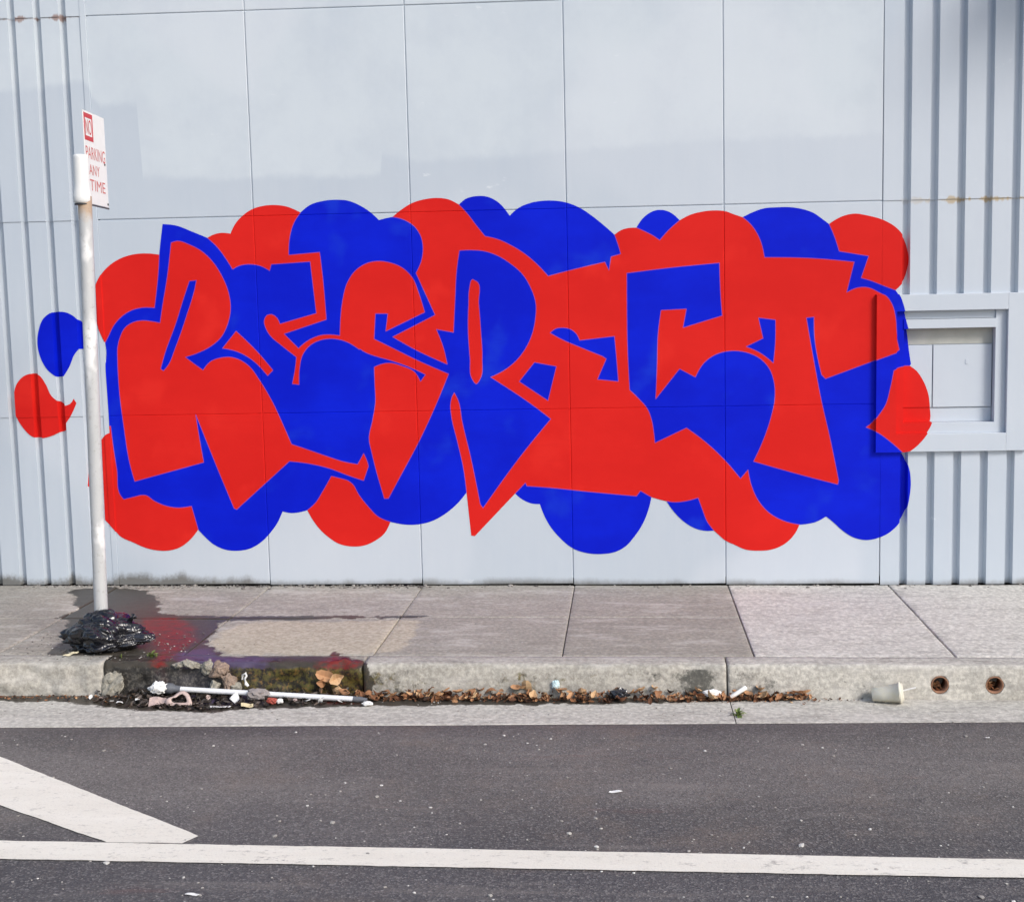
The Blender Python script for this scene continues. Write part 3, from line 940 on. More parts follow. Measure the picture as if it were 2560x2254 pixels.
def kerb_stone(x0, x1, tint, dry=False, rough=0.002, back=0.0, drop=0.0, dx=0.015, moss=None, end=0.004, chips=0.0, lumps=0.0):
    n = max(2, int((x1 - x0) / dx))
    xs = [x0 + end + (x1 - x0 - 2 * end) * i / n for i in range(n + 1)]
    f, b = KF + back, KB - 0.003
    prof = [(b, -0.30), (b, -0.10), (b, -0.006), (b - 0.004, 0.0), (b - 0.035, 0.0), (b - 0.07, 0.0), (b - 0.10, 0.0), (f + 0.022, 0.0), (f + 0.010, -0.003), (f + 0.003, -0.010), (f, -0.022),
            (f - 0.002, -0.045), (f - 0.004, -0.068), (f - 0.006, -0.09), (f - 0.008, -0.112), (f - 0.010, -0.135), (f - 0.011, -0.16), (f - 0.012, -0.30)]
    V = []
    m = len(prof)
    for x in xs:
        for k, (y, z) in enumerate(prof):
            zz = z + gz(x) - (drop if k > 2 and z > -0.2 else 0)
            nn = noise.fractal(Vector((x * 9, y * 9, z * 9)), 1.0, 2.0, 5)
            if 4 <= k <= 15:
                amp = rough if k >= 7 else rough * 0.35
                y2 = y + nn * amp
                zz2 = zz + (nn * amp * 0.8 if k < 11 else 0)
                if chips and 6 < k < 13:
                    c = max(0, noise.noise(Vector((x * 5.5, 4.2, 0))) - 0.05)
                    y2 += c * chips * (1 - abs(k - 9) / 5)
                    zz2 -= c * chips * 0.5 * (1 - abs(k - 9) / 5)
                if lumps and k >= 9:
                    y2 -= lumps * max(0, noise.noise(Vector((x * 7, 1.2, z * 11))))
            else:
                y2, zz2 = y, zz
            V.append((x, y2, zz2))
    F = [(i * m + k, i * m + (k + 1) % m, (i + 1) * m + (k + 1) % m, (i + 1) * m + k) for i in range(n) for k in range(m)]
    F += [tuple(range(m - 1, -1, -1)), tuple(n * m + k for k in range(m))]
    A = np.array(V)
    mo = np.zeros(len(V)) if moss is None else moss(A)
    return mesh_obj('kerb_stone', V, F, M_CONC, kerb, True, stains(V, tint, mo, np.full(len(V), -1.0) if dry else None))


def face(A):
    """0 on the kerb top, 1 on its face"""
    return np.clip((-(A[:, 2] - np.array([gz(x) for x in A[:, 0]])) - 0.012) / 0.02, 0, 1)


kerb_stone(-5.5, -2.7, 0.2, True, dx=0.08)
kerb_stone(-2.7, 0.585, 0.40, True, rough=0.016, chips=0.05, lumps=0.03, moss=lambda A: face(A) * 0.12)
kerb_stone(0.585, 1.833, 0.05, rough=0.026, back=0.020, lumps=0.022, moss=lambda A: face(A) * (0.85 + 0.0 * A[:, 0]))
kerb_stone(1.833, 3.527, 0.42, rough=0.005, moss=lambda A: face(A) * (0.34 - 0.07 * np.sin(A[:, 0] * 9) + 0.30 * np.exp(-((A[:, 0] - 3.40) / 0.07)**2)), chips=0.03)
kr = kerb_stone(3.527, 5.9, 0.62, rough=0.004, moss=lambda A: face(A) * (0.20 + 0.24 * np.exp(-((A[:, 0] - 3.62) / 0.16)**2)), chips=0.02)
kerb_stone(5.9, 9.2, 0.4, dx=0.08)
HOLES = [(4.492, -0.089), (4.738, -0.089)]
for hx, hz in HOLES:
    bmc = bmesh.new()
    tube(bmc, [(hx, KF - 0.1, gz(hx) + hz), (hx, KF + 0.10, gz(hx) + hz)], 0.041, 24)
    bmesh.ops.remove_doubles(bmc, verts=bmc.verts[:], dist=1e-6)
    cut = bm_obj('cutter', bmc)
    md = kr.modifiers.new('drain', 'BOOLEAN')
    md.operation = 'DIFFERENCE'
    md.solver = 'EXACT'
    md.object = cut
    dg = bpy.context.evaluated_depsgraph_get()
    me = bpy.data.meshes.new_from_object(kr.evaluated_get(dg))
    kr.modifiers.clear()
    kr.data = me
    bpy.data.objects.remove(cut)
M_CLAY = plain('clay_pipe', (0.30, 0.16, 0.10), 0.8, 0.2, 0.3, 60)
for hx, hz in HOLES:
    bm = bmesh.new()
    c = Vector((hx, 0, gz(hx) + hz))
    rings = []
    for y, r in ((KF - 0.006, 0.0400), (KF + 0.085, 0.0400), (KF + 0.085, 0.035), (KF - 0.006, 0.035)):
        rings.append([bm.verts.new((c.x + r * math.cos(a), y, c.z + r * math.sin(a))) for a in np.linspace(0, 2 * math.pi, 25)[:-1]])
    for i in range(4):
        A, B = rings[i], rings[(i + 1) % 4]
        for k in range(24):
            bm.faces.new((A[k], A[(k + 1) % 24], B[(k + 1) % 24], B[k]))
    pipe = bm_obj('drain_pipe', bm, M_CLAY, kr, True)


def gut(x):       # front edge of the gutter
    return -2.203 + 0.0336 * (x - 0.33)


def gutter_z(x, t):
    """t from 0 at the kerb to 1 at the asphalt"""
    return gz(x) - 0.156 + 0.008 * t


DIRT = np.array([(-3, -1.65), (-3, -1.80), (-0.3, -1.80), (0.45, -1.83), (0.75, -1.93), (1.15, -1.985), (1.45, -1.92), (1.95, -1.86), (2.9, -1.825), (3.95, -1.74), (4.1, -1.72), (4.1, -1.6)])
gutter = bpy.data.objects.new('gutter', None)
gutter.empty_display_size = 0.1
COL.objects.link(gutter)
structure(gutter)
for x0, x1, dx in ((-5.5, -1.6, 0.1), (-1.6, 3.535, 0.03), (3.535, 9.2, 0.05)):
    n = int((x1 - x0) / dx)
    V = []
    T = [0, 0.04] + list(np.linspace(0.1, 0.95, 14)) + [0.985, 1.0, 1.0]
    for i in range(n + 1):
        x = x0 + 0.002 + (x1 - x0 - 0.004) * i / n
        for j, t in enumerate(T):
            yb, yf = KF + 0.03, gut(x) + 0.006 * noise.noise(Vector((x * 6, 0, 2))) + 0.003 * noise.noise(Vector((x * 25, 0, 2)))
            z = gutter_z(x, t) + 0.002 * noise.noise(Vector((x * 4, t * 3, 7)))
            if j == len(T) - 1:
                z -= 0.05
            V.append((x, yb + (yf - yb) * t, z))
    m = len(T)
    F = [(i * m + k, (i + 1) * m + k, (i + 1) * m + k + 1, i * m + k + 1) for i in range(n) for k in range(m - 1)]
    F = [f[::-1] for f in F]
    A = np.array(V)
    mesh_obj('gutter_slab', V, F, M_CONC, gutter, True, stains(V, 0.72, 0.0, sdist(DIRT, A[:, :2])))

# road
xs = [-150, -9] + list(np.arange(-8, 13.1, 0.25)) + [14, 150]
ys = [0, 0.006, 0.2, 0.6, 1.2, 2.5, 6, 150]
V = [(x, gut(x) - 0.0015 - dy, gz(x) - 0.1475 - (0.004 if dy == 0 else 0) + (0.0015 * noise.noise(Vector((x * 2, dy * 2, 0))) if dy < 3 else 0)) for x in xs for dy in ys]
V = [(a, (b if abs(a) < 20 else (b if b < -100 else -2.1)), c) for a, b, c in V]
m = len(ys)
F = [(i * m + k, i * m + k + 1, (i + 1) * m + k + 1, (i + 1) * m + k) for i in range(len(xs) - 1) for k in range(m - 1)]
road = structure(mesh_obj('road', V, F, M_ASPH, None, True))


def sheet(name, outline, z=0.0035):
    """a thin painted sheet on the road with slightly ragged edges; outline in x,y"""
    pts = []
    for a, b in zip(outline, outline[1:] + outline[:1]):
        a, b = Vector(a), Vector(b)
        n = max(1, int((b - a).length / 0.025))
        d = (b - a).normalized()
        nrm = Vector((-d.y, d.x))
        for k in range(n):
            p = a.lerp(b, k / n)
            w = 0.0035 * noise.noise(Vector((p.x * 9, p.y * 9, 1))) + 0.002 * noise.noise(Vector((p.x * 40, p.y * 40, 5)))
            pts.append(p + nrm * w)
    ed = [(i, (i + 1) % len(pts)) for i in range(len(pts))]
    vs, _, fs, *_ = geometry.delaunay_2d_cdt(pts, ed, [], 1, 1e-6)
    V = [(v.x, v.y, gz(v.x) - 0.1475 + z + 0.0006) for v in vs]
    F = [f if (Vector(vs[f[1]]) - Vector(vs[f[0]])).cross(Vector(vs[f[2]]) - Vector(vs[f[0]])) > 0 else f[::-1] for f in fs]
    return mesh_obj(name, V, F, M_LINE, road)


def lt(x):
    return -3.396 - 0.0184 * (x - 0.918)


def lb(x):
    return -3.541 - 0.0160 * (x - 0.99)


sheet('lane_line', [(-6, lb(-6)), (10, lb(10)), (10, lt(10)), (-6, lt(-6))])
d = Vector((1.59 - 0.513, -3.342 + 2.579))
sheet('hatch_stripe', [(1.293, lt(1.293) + 0.004), (1.557, lt(1.557) + 0.004), (1.592, -3.340), (0.513 - d.x * 0.45, -2.579 - d.y * 0.45), (0.712 - d.x * 0.95, -2.980 - d.y * 0.7)], 0.003)

# ---------------------------------------------------------------- parking sign
M_POLE = plain('galvanised_steel', (0.50, 0.51, 0.52), 0.45, 0.5, 0.22, 18)
M_WHITE = plain('white_enamel', (0.74, 0.74, 0.72), 0.4, 0.4, 0.06, 25)
M_SIGNRED = plain('sign_red', (0.50, 0.02, 0.03), 0.45, 0.4, 0.12, 40)
M_DARK = plain('dark_steel', (0.03, 0.03, 0.035), 0.5, 0.4, 0.3, 40)


def pole_material():
    m = Mat('weathered_pole')
    x, y, z = m.xyz()
    c = m.mix(m.noise(6, 5, 0.65, stretch=(1, 1, 0.35)), (0.36, 0.37, 0.375), (0.62, 0.62, 0.61))
    c = m.mix(m.math('MULTIPLY', m.step(m.noise(3.2, 4, 0.6, stretch=(1, 1, 0.5), seed=3), 0.52, 0.58), 0.8), c, (0.80, 0.795, 0.78))
    c = m.mix(m.math('MULTIPLY', m.step(m.noise(40, 5, 0.75), 0.55, 0.70), 0.5), c, (0.22, 0.20, 0.17))
    r = m.step(m.math('ADD', z, m.math('MULTIPLY', m.noise(28, 4), 0.10)), 2.14, 2.22)
    c = m.mix(m.math('MULTIPLY', r, 0.7), c, (0.42, 0.24, 0.10))
    m.bump(m.noise(60, 4), 0.25, 0.004)
    return m.done(c, 0.5, 0.45)


M_POLE2 = pole_material()
SB = Vector((0.442, -1.35, gz(0.44)))
sign = thing('parking_sign', SB, 'white parking sign with red lettering on a leaning weathered steel pole', 'sign')
top = Vector((0.487, -1.35, 2.20))
ax = (top - Vector((0.439, -1.35, 0.0)))
bm = bmesh.new()
tube(bm, [Vector((0.4395, -1.35, gz(.44) - 0.05)) - SB, top - SB + Vector((0.0005, 0, 0.02))], 0.0325, 28)
bm_obj('pole', bm, M_POLE2, sign, True)
bm = bmesh.new()
zs = [2.186, 2.190, 2.20, 2.22, 2.245, 2.26, 2.28, 2.33, 2.40, 2.412, 2.416]
rs = [0.034, 0.039, 0.0425, 0.0425, 0.0395, 0.0370, 0.0362, 0.0360, 0.0360, 0.0355, 0.030]
tube(bm, [Vector((0.4862 + 0.02 * (z - 2.19) - 0.010, -1.352, z)) - SB for z in zs], rs, 28)
sleeve = bm_obj('sleeve', bm, M_WHITE, sign, True)
bm = bmesh.new()
tube(bm, [Vector((0.477, -1.352, 2.179)) - SB, Vector((0.477, -1.352, 2.185)) - SB], 0.038, 28)
bm_obj('sleeve_ring', bm, M_DARK, sleeve, True)
# plate: flag mounted, standing square to the street
bm = bmesh.new()
PX = 0.494
box(bm, PX - 0.0015, PX + 0.0015, -1.335, -1.030, 2.190, 2.632, bevel=0.001)
bmesh.ops.translate(bm, verts=bm.verts[:], vec=-SB)
plate = bm_obj('plate', bm, M_WHITE, sign)
piv = Vector((PX, -1.335, 0)) - SB
plate.matrix_local = Matrix.Translation(piv) @ Matrix.Rotation(math.radians(3.8), 4, 'Z') @ Matrix.Translation(-piv)
bm = bmesh.new()
box(bm, PX - 0.0025, PX + 0.0025, -1.340, -1.026, 2.181, 2.188, bevel=0.0005)
bmesh.ops.translate(bm, verts=bm.verts[:], vec=-SB)
bm_obj('edge_strip', bm, M_DARK, plate)


def lettering(body, y0, y1, z0, z1, name='lettering', mat=None, bold=0.0):
    cu = bpy.data.curves.new('lettering', 'FONT')
    cu.body = body
    cu.offset = bold
    t = bpy.data.objects.new('t', cu)
    COL.objects.link(t)
    dg = bpy.context.evaluated_depsgraph_get()
    dg.update()
    me = bpy.data.meshes.new_from_object(t.evaluated_get(dg))
    bpy.data.objects.remove(t)
    co = np.zeros(len(me.vertices) * 3)
    me.vertices.foreach_get('co', co)
    co = co.reshape(-1, 3)
    a, b = co.min(0), co.max(0)
    n = np.zeros_like(co)
    n[:, 0] = PX + 0.0022 - SB.x
    n[:, 1] = y0 + (co[:, 0] - a[0]) / (b[0] - a[0]) * (y1 - y0) - SB.y
    n[:, 2] = z0 + (co[:, 1] - a[1]) / (b[1] - a[1]) * (z1 - z0) - SB.z
    me.vertices.foreach_set('co', n.ravel())
    me.materials.clear()
    me.name = name
    return obj(name, me, mat or M_SIGNRED, plate)


bm = bmesh.new()
for yy0, yy1, zz0, zz1 in ((-1.325, -1.205, 2.600, 2.622), (-1.325, -1.205, 2.492, 2.514), (-1.325, -1.312, 2.514, 2.600), (-1.218, -1.205, 2.514, 2.600)):
    box(bm, PX + 0.0016, PX + 0.0024, yy0, yy1, zz0, zz1)
bmesh.ops.translate(bm, verts=bm.verts[:], vec=-SB)
bm_obj('red_box', bm, M_SIGNRED, plate)
lettering('NO', -1.305, -1.225, 2.522, 2.592)
fm = Mat('faded_red')
M_FADED = fm.done(fm.mix(fm.step(fm.noise(55, 4, 0.7), 0.56, 0.74), (0.55, 0.13, 0.12), (0.72, 0.62, 0.60)), 0.6, 0.3)
lettering('PARKING', -1.322, -1.050, 2.405, 2.465, mat=M_FADED)
lettering('ANY', -1.29, -1.14, 2.330, 2.380, mat=M_FADED)
lettering('TIME', -1.29, -1.07, 2.255, 2.308, mat=M_FADED)
for yy, zz in ((-1.045, 2.205), (-1.31, 2.205), (-1.06, 2.40)):
    bm = bmesh.new()
    tube(bm, [Vector((PX - 0.004, yy, zz)) - SB, Vector((PX + 0.005, yy, zz)) - SB], 0.0055, 10)
    bm_obj('bolt', bm, M_DARK, plate, True)

# ---------------------------------------------------------------- black rubbish bag at the foot of the pole
def bag_material():
    m = Mat('black_plastic')
    c = m.mix(m.step(m.noise(9, 4), 0.5, 0.7), (0.008, 0.008, 0.011), (0.020, 0.020, 0.026))
    v = m.voronoi(15, 'DISTANCE_TO_EDGE')
    n = m.noise(11, 4, 0.55)
    m.bump(m.math('ADD', m.math('MINIMUM', v, 0.25), m.math('MULTIPLY', n, 1.2)), 0.55, 0.02)
    return m.done(c, 0.2, 0.7)


M_BAG = bag_material()
bm = bmesh.new()
bmesh.ops.create_icosphere(bm, subdivisions=6, radius=1.0)


def ridge(p):
    d, _ = noise.voronoi(p)
    return d[1] - d[0]


for v in bm.verts:
    u = v.co.normalized()
    q = Vector((u.x, u.y, u.z))
    w = q + 0.25 * Vector((noise.noise(q * 2.1), noise.noise(q * 2.1 + Vector((5, 0, 0))), noise.noise(q * 2.1 + Vector((0, 5, 0)))))
    r = 1 + 0.26 * noise.noise(q * 1.7 + Vector((3, 1, 2))) - 0.16 * (1 - min(1, ridge(w * 1.5) * 2.2)) + 0.10 * min(1, ridge(w * 3.2) * 1.6) + 0.02 * ridge(w * 8)
    # tapers towards the right
    sx = 0.215
    x = u.x * r * sx
    taper = 1.0 - 0.42 * max(0, x / sx)
    if x < 0:
        taper = 1.0 - 0.12 * (x / sx)**2
    y = u.y * r * 0.165 * taper
    z = 0.060 + u.z * r * (0.142 if u.z > 0 else 0.10) * taper + (0.018 * math.exp(-((x + 0.03) / 0.08)**2) if u.z > 0 else 0)
    z = max(z, 0.003 + 0.003 * noise.noise(q * 6)) if z < 0.012 else z
    v.co = Vector((x, y, z))
BAGP = (0.512, -1.437, gz(0.5) + 0.0005)
bag = thing('rubbish_bag', BAGP, 'crumpled glossy black plastic rubbish bag slumped against the foot of the sign pole', 'bag')
bag.scale = (0.97, 0.97, 0.88)
bm_obj('bag_body', bm, M_BAG, bag, True)
bm = bmesh.new()        # gathered neck
tube(bm, [(0.085, 0.02, 0.105), (0.105, 0.015, 0.145), (0.118, 0.01, 0.165), (0.132, 0.012, 0.178), (0.138, 0.015, 0.182)], [0.030, 0.016, 0.010, 0.019, 0.012], 14)
for v in bm.verts:
    v.co += Vector((noise.noise(v.co * 60), noise.noise(v.co * 60 + Vector((3, 3, 3))), noise.noise(v.co * 60 + Vector((7, 0, 0))))) * 0.006
bm_obj('knot', bm, M_BAG, bag, True)

# ---------------------------------------------------------------- litter
M_LEAF = tint_material('dry_leaf', [(0.0, (0.04, 0.020, 0.013)), (0.25, (0.14, 0.058, 0.030)), (0.5, (0.34, 0.155, 0.075)), (0.8, (0.55, 0.30, 0.155)), (1.0, (0.68, 0.46, 0.26))], 0.75, 0.2)
M_MUCK = tint_material('wet_muck', [(0.0, (0.014, 0.012, 0.011)), (0.5, (0.040, 0.032, 0.027)), (0.8, (0.10, 0.075, 0.060)), (1.0, (0.34, 0.27, 0.23))], 0.45, 0.4)
M_GRIT = tint_material('grit', [(0.0, (0.10, 0.09, 0.085)), (0.4, (0.28, 0.26, 0.24)), (0.75, (0.50, 0.47, 0.43)), (1.0, (0.78, 0.76, 0.72))], 0.8, 0.2)
M_PAPER = plain('white_paper', (0.74, 0.73, 0.71), 0.75, 0.2, 0.12, 60)
M_PINK = plain('dirty_pink_plastic', (0.50, 0.38, 0.34), 0.55, 0.3, 0.25, 50)
M_WPIPE = plain('white_aluminium', (0.76, 0.76, 0.77), 0.38, 0.5, 0.06, 30)
M_GREY = plain('grey_fitting', (0.12, 0.125, 0.14), 0.45, 0.4, 0.25, 40)
M_STONE = plain('broken_concrete', (0.29, 0.27, 0.225), 0.9, 0.2, 0.65, 70)
M_RUBBLE = plain('pinkish_aggregate', (0.27, 0.20, 0.155), 0.9, 0.2, 0.65, 80)
M_GREEN = tint_material('weed_leaf', [(0.0, (0.05, 0.09, 0.02)), (0.5, (0.13, 0.20, 0.04)), (1.0, (0.30, 0.36, 0.10))], 0.6, 0.3)


def leaf_geo(L=0.055, W=0.030, curl=0.4, bend=0.3, twist=0.2):
    """a curled dry leaf: 5 x 3 points with a pointed tip and a stalk end"""
    V = []
    for i in range(6):
        t = i / 5
        w = W * (math.sin(math.pi * (0.06 + 0.92 * t))**0.8) * (1 + 0.15 * math.sin(9 * t + twist * 7))
        for j in (-1, 0, 1):
            x = (t - 0.5) * L
            y = j * w * 0.5
            z = curl * abs(j) * w * 0.6 + bend * L * (t - 0.5)**2 * 1.6 + twist * y * (t - 0.5) * 2
            V.append(Vector((x, y, z)))
    F = [(i * 3 + j, (i + 1) * 3 + j, (i + 1) * 3 + j + 1, i * 3 + j + 1) for i in range(5) for j in range(2)]
    return V, F


def rand_rot(tilt=1.0):
    return Matrix.Rotation(random.uniform(0, 6.283), 4, 'Z') @ Matrix.Rotation(random.gauss(0, 0.5) * tilt, 4, 'X') @ Matrix.Rotation(random.gauss(0, 0.45) * tilt, 4, 'Y')


class Pile:
    def __init__(self):
        self.V, self.F, self.T = [], [], []

    def add(self, V, F, mat, tint):
        o = len(self.V)
        self.V += [mat @ v for v in V]
        self.F += [tuple(i + o for i in f) for f in F]
        self.T += [tint] * len(V)

    def build(self, name, material, label, cat, smooth=False):
        o = mesh_obj(name, self.V, self.F, material, None, smooth, {'tint': self.T})
        return tag(o, label, cat, kind='stuff')


def floor_z(x, y):
    if y > KF + 0.004:
        return gz(x)
    t = min(1, max(0, (KF + 0.03 - y) / (KF + 0.03 - gut(x))))
    return gutter_z(x, t) if y > gut(x) else gz(x) - 0.1475


def front(x):      # outer limit of the leaf drift
    return np.interp(x, [1.80, 2.2, 2.6, 2.9, 3.3, 3.7, 3.95], [-1.80, -1.795, -1.80, -1.815, -1.80, -1.765, -1.74])


pile = Pile()
for k in range(470):
    x = 1.80 + 2.13 * random.random()
    if random.random() < 0.12 and 3.2 < x < 3.3:
        continue
    dens = 0.55 + 0.45 * noise.noise(Vector((x * 3.1, 0, 0)))
    f = front(x)
    t = random.random()**0.9
    y = KF - 0.012 + (f - KF + 0.012) * t
    h = (0.036 * (1 - t * 0.75)) * random.random() * (0.6 + dens * 0.7)
    s = random.uniform(0.35, 1.0)
    V, F = leaf_geo(0.050 * s, 0.026 * s, random.uniform(0.1, 1.0), random.uniform(-0.5, 1.2), random.uniform(-0.7, 0.7))
    pile.add(V, F, Matrix.Translation((x, y, floor_z(x, y) + 0.004 + h)) @ rand_rot(1.0), min(1, max(0, random.gauss(0.50, 0.28) - 0.22 * (h < 0.008))))
for k in range(760):      # crumbs of leaf
    x = random.uniform(-1.6, 4.15) if k % 3 else random.uniform(1.8, 3.95)
    if k > 520:
        x = random.uniform(-0.9, 0.75)
    y = KF - 0.02 - abs(random.gauss(0, 0.030))
    s = random.uniform(0.18, 0.40)
    V, F = leaf_geo(0.05 * s, 0.028 * s, random.uniform(0, 0.8), random.uniform(-0.4, 0.8), 0.2)
    pile.add(V, F, Matrix.Translation((x, y, floor_z(x, y) + 0.004)) @ rand_rot(0.5), min(1, max(0, random.gauss(0.42, 0.25))))
pile.build('leaf_drift', M_LEAF, 'drift of brown dry leaves lying in the gutter against the kerb', 'leaf litter')

# the leaves that lie free on top
protos = []
for k in range(6):
    V, F = leaf_geo(0.062, 0.032 + 0.002 * k, 0.2 + 0.12 * k, -0.4 + 0.28 * k, -0.5 + 0.2 * k)
    me = bpy.data.meshes.new('fallen_leaf')
    me.from_pydata([tuple(v) for v in V], [], F)
    me.attributes.new('tint', 'FLOAT', 'POINT').data.foreach_set('value', [0.55 + 0.085 * k] * len(V))
    me.materials.append(M_LEAF)
    protos.append(me)
for k in range(46):
    x = 1.86 + 2.05 * ((k + random.random()) / 46)
    t = random.uniform(0.05, 1.0)
    y = KF - 0.015 + (front(x) - KF + 0.015) * t
    o = obj('fallen_leaf', protos[k % 6])
    o.location = (x, y, floor_z(x, y) + 0.014 + 0.030 * (1 - t) + 0.006 * random.random())
    o.rotation_euler = (random.gauss(0, 0.5), random.gauss(0, 0.4), random.uniform(0, 6.28))
    s = random.uniform(0.55, 1.05)
    o.scale = (s, s * random.uniform(0.7, 1.1), s)
    tag(o, 'single curled brown leaf lying loose on the gutter leaf drift', 'leaf', 'loose leaves on the gutter drift')
# standing out from the drift
V, F = leaf_geo(0.075, 0.058, 0.25, 0.3, 0.1)
o = mesh_obj('maple_leaf', V, F, M_LEAF, None, False, {'tint': [0.99] * len(V)})
o.location = (2.599, -1.735, gz(2.6) - 0.105)
o.rotation_euler = (0.2, 1.15, 1.4)
tag(o, 'broad yellow leaf propped upright against the kerb in the leaf drift', 'leaf')
for k, (x, z, s) in enumerate(((1.655, -0.062, 1.5), (1.70, -0.070, 1.2), (1.64, -0.085, 1.2), (1.62, -0.122, 1.0), (1.69, -0.118, 1.1), (1.745, -0.125, 0.9))):
    o = obj('fallen_leaf', protos[(k * 2 + 3) % 6])
    o.location = (x, KF + 0.004 - 0.012 * (k % 3), gz(x) + z)
    o.rotation_euler = (1.1 + 0.25 * k, 0.3 * (-1)**k, 0.6 * k)
    o.scale = (s, s, s)
    tag(o, 'curled orange brown leaf caught on the mossy kerb face', 'leaf', 'leaves caught on the mossy kerb')
for k, (hx, hz) in enumerate(HOLES):
    for q in range(7):
        o = obj('fallen_leaf', protos[(q + k) % 6])
        o.location = (hx + random.uniform(-0.018, 0.018), KF + 0.012 + 0.008 * q, gz(hx) + hz - 0.024 + 0.006 * (q % 4))
        o.rotation_euler = (random.gauss(0.5, 0.4), random.gauss(0, 0.4), random.uniform(0, 6.28))
        s = random.uniform(0.42, 0.62)
        o.scale = (s, s, s)
        tag(o, ('brown leaf stuffed in the kerb drain hole beside the plastic cup', 'brown leaf stuffed in the kerb drain hole farther from the plastic cup')[k], 'leaf', ('leaves in the first drain hole', 'leaves in the second drain hole')[k])

# black sodden debris left of the drift
muck = Pile()
for k in range(760):
    x = random.gauss(1.02, 0.24) if k % 2 else random.uniform(0.62, 1.85)
    lim = np.interp(x, [0.4, 0.7, 1.1, 1.5, 1.9], [-1.80, -1.885, -1.965, -1.885, -1.83])
    t = random.random()
    y = KF - 0.004 + (lim - KF + 0.004) * t
    if not 0.45 < x < 1.9:
        continue
    h = 0.030 * (1 - t) * random.random() + 0.003
    s = random.uniform(0.3, 1.0)
    if k % 4 == 0:
        V, F = leaf_geo(0.10 * s, 0.006, 0.2, 0.3, 0.4)
    else:
        V, F = leaf_geo(0.045 * s, 0.024 * s, random.uniform(0.1, 0.9), random.uniform(-0.3, 1.0), random.uniform(-0.5, 0.5))
    muck.add(V, F, Matrix.Translation((x, y, floor_z(x, y) + h)) @ rand_rot(0.6), min(1, max(0, random.gauss(0.40, 0.27))))
muck.build('sodden_debris', M_MUCK, 'dark sodden leaves and twigs matted in the gutter under the white pole', 'debris')


def rock_geo(r, seed, sub=3, squash=(1, 1, 0.7)):
    b = bmesh.new()
    rr = random.Random(int(seed * 100))
    for k in range(22):
        u = Vector((rr.gauss(0, 1), rr.gauss(0, 1), rr.gauss(0, 1))).normalized() * rr.uniform(0.85, 1.15)
        b.verts.new(Vector((u.x * squash[0], u.y * squash[1], u.z * squash[2])) * r)
    h = bmesh.ops.convex_hull(b, input=b.verts[:])
    bmesh.ops.delete(b, geom=[v for v in b.verts if not v.link_faces], context='VERTS')
    bmesh.ops.subdivide_edges(b, edges=b.edges[:], cuts=5, use_grid_fill=True)
    for v in b.verts:
        v.co += v.co.normalized() * r * 0.24 * noise.fractal(v.co / r * 1.9 + Vector((seed, 0, 0)), 0.9, 2.0, 4)
    return b


for k, (x, y, z, r, sq, mt) in enumerate(((0.955, -1.70, -0.010, 0.030, (1.2, 0.9, 0.5), M_STONE), (1.015, -1.695, -0.006, 0.036, (1.3, 1, 0.55), M_STONE), (1.085, -1.695, -0.022, 0.038, (0.9, 0.9, 1.0), M_STONE),
                                        (1.150, -1.705, -0.028, 0.055, (1.1, 0.8, 0.95), M_RUBBLE), (1.190, -1.722, -0.085, 0.045, (0.9, 0.8, 1.1), M_RUBBLE), (1.235, -1.735, -0.118, 0.036, (1, 0.8, 0.9), M_STONE), (1.128, -1.735, -0.112, 0.034, (1, 0.8, 1.1), M_STONE), (0.625, -1.694, -0.100, 0.080, (1.25, 0.45, 0.75), M_STONE))):
    o = bm_obj('concrete_chunk', rock_geo(r, 3.1 * k + 1, 3, sq), mt)
    o.location = (x, y, gz(x) + z)
    o.rotation_euler = (0.2 * k, 0.3 * k, k)
    if k == 7:
        tag(o, 'large grey broken lump filling the corner where the pale rough kerb stone ends', 'rubble')
    elif mt is M_RUBBLE:
        tag(o, ('bigger brownish pink chunk sitting on top of the crumbled kerb' if k == 3 else 'brownish pink chunk wedged in the kerb face below the bigger pink one'), 'rubble')
    elif k in (5, 6):
        tag(o, 'small grey chunk lodged low in the crumbled kerb just behind the white pole', 'rubble', 'grey chunks behind the white pole')
    else:
        tag(o, 'grey chunk of broken concrete lying on the top edge of the crumbled kerb', 'rubble', 'grey chunks on the kerb edge')

# white extension pole with a dark grip
pv = thing('paint_roller_pole', (1.40, -1.785, gz(1.4) - 0.15), 'long thin white metal pole with dark ends lying in the gutter debris', 'pole')
po = Vector(pv.location)
A, B = Vector((0.968, -1.762, gz(0.97) - 0.108)), Vector((1.808, -1.813, gz(1.81) - 0.137))
d = (B - A).normalized()
bm = bmesh.new()
tube(bm, [A - po, B - po], 0.0125, 20)
bm_obj('shaft', bm, M_WPIPE, pv, True)
bm = bmesh.new()
tube(bm, [B - po - d * 0.002, B + d * 0.03 - po, B + d * 0.062 - po], [0.0138, 0.0132, 0.008], 18)
bm_obj('grip', bm, M_GREY, pv, True)
bm = bmesh.new()
tube(bm, [A - d * 0.062 - po, A - d * 0.055 - po, A - d * 0.030 - po, A - d * 0.018 - po, A + d * 0.012 - po], [0.020, 0.027, 0.025, 0.0175, 0.0150], 20)
bm_obj('ferrule', bm, M_GREY, pv, True)


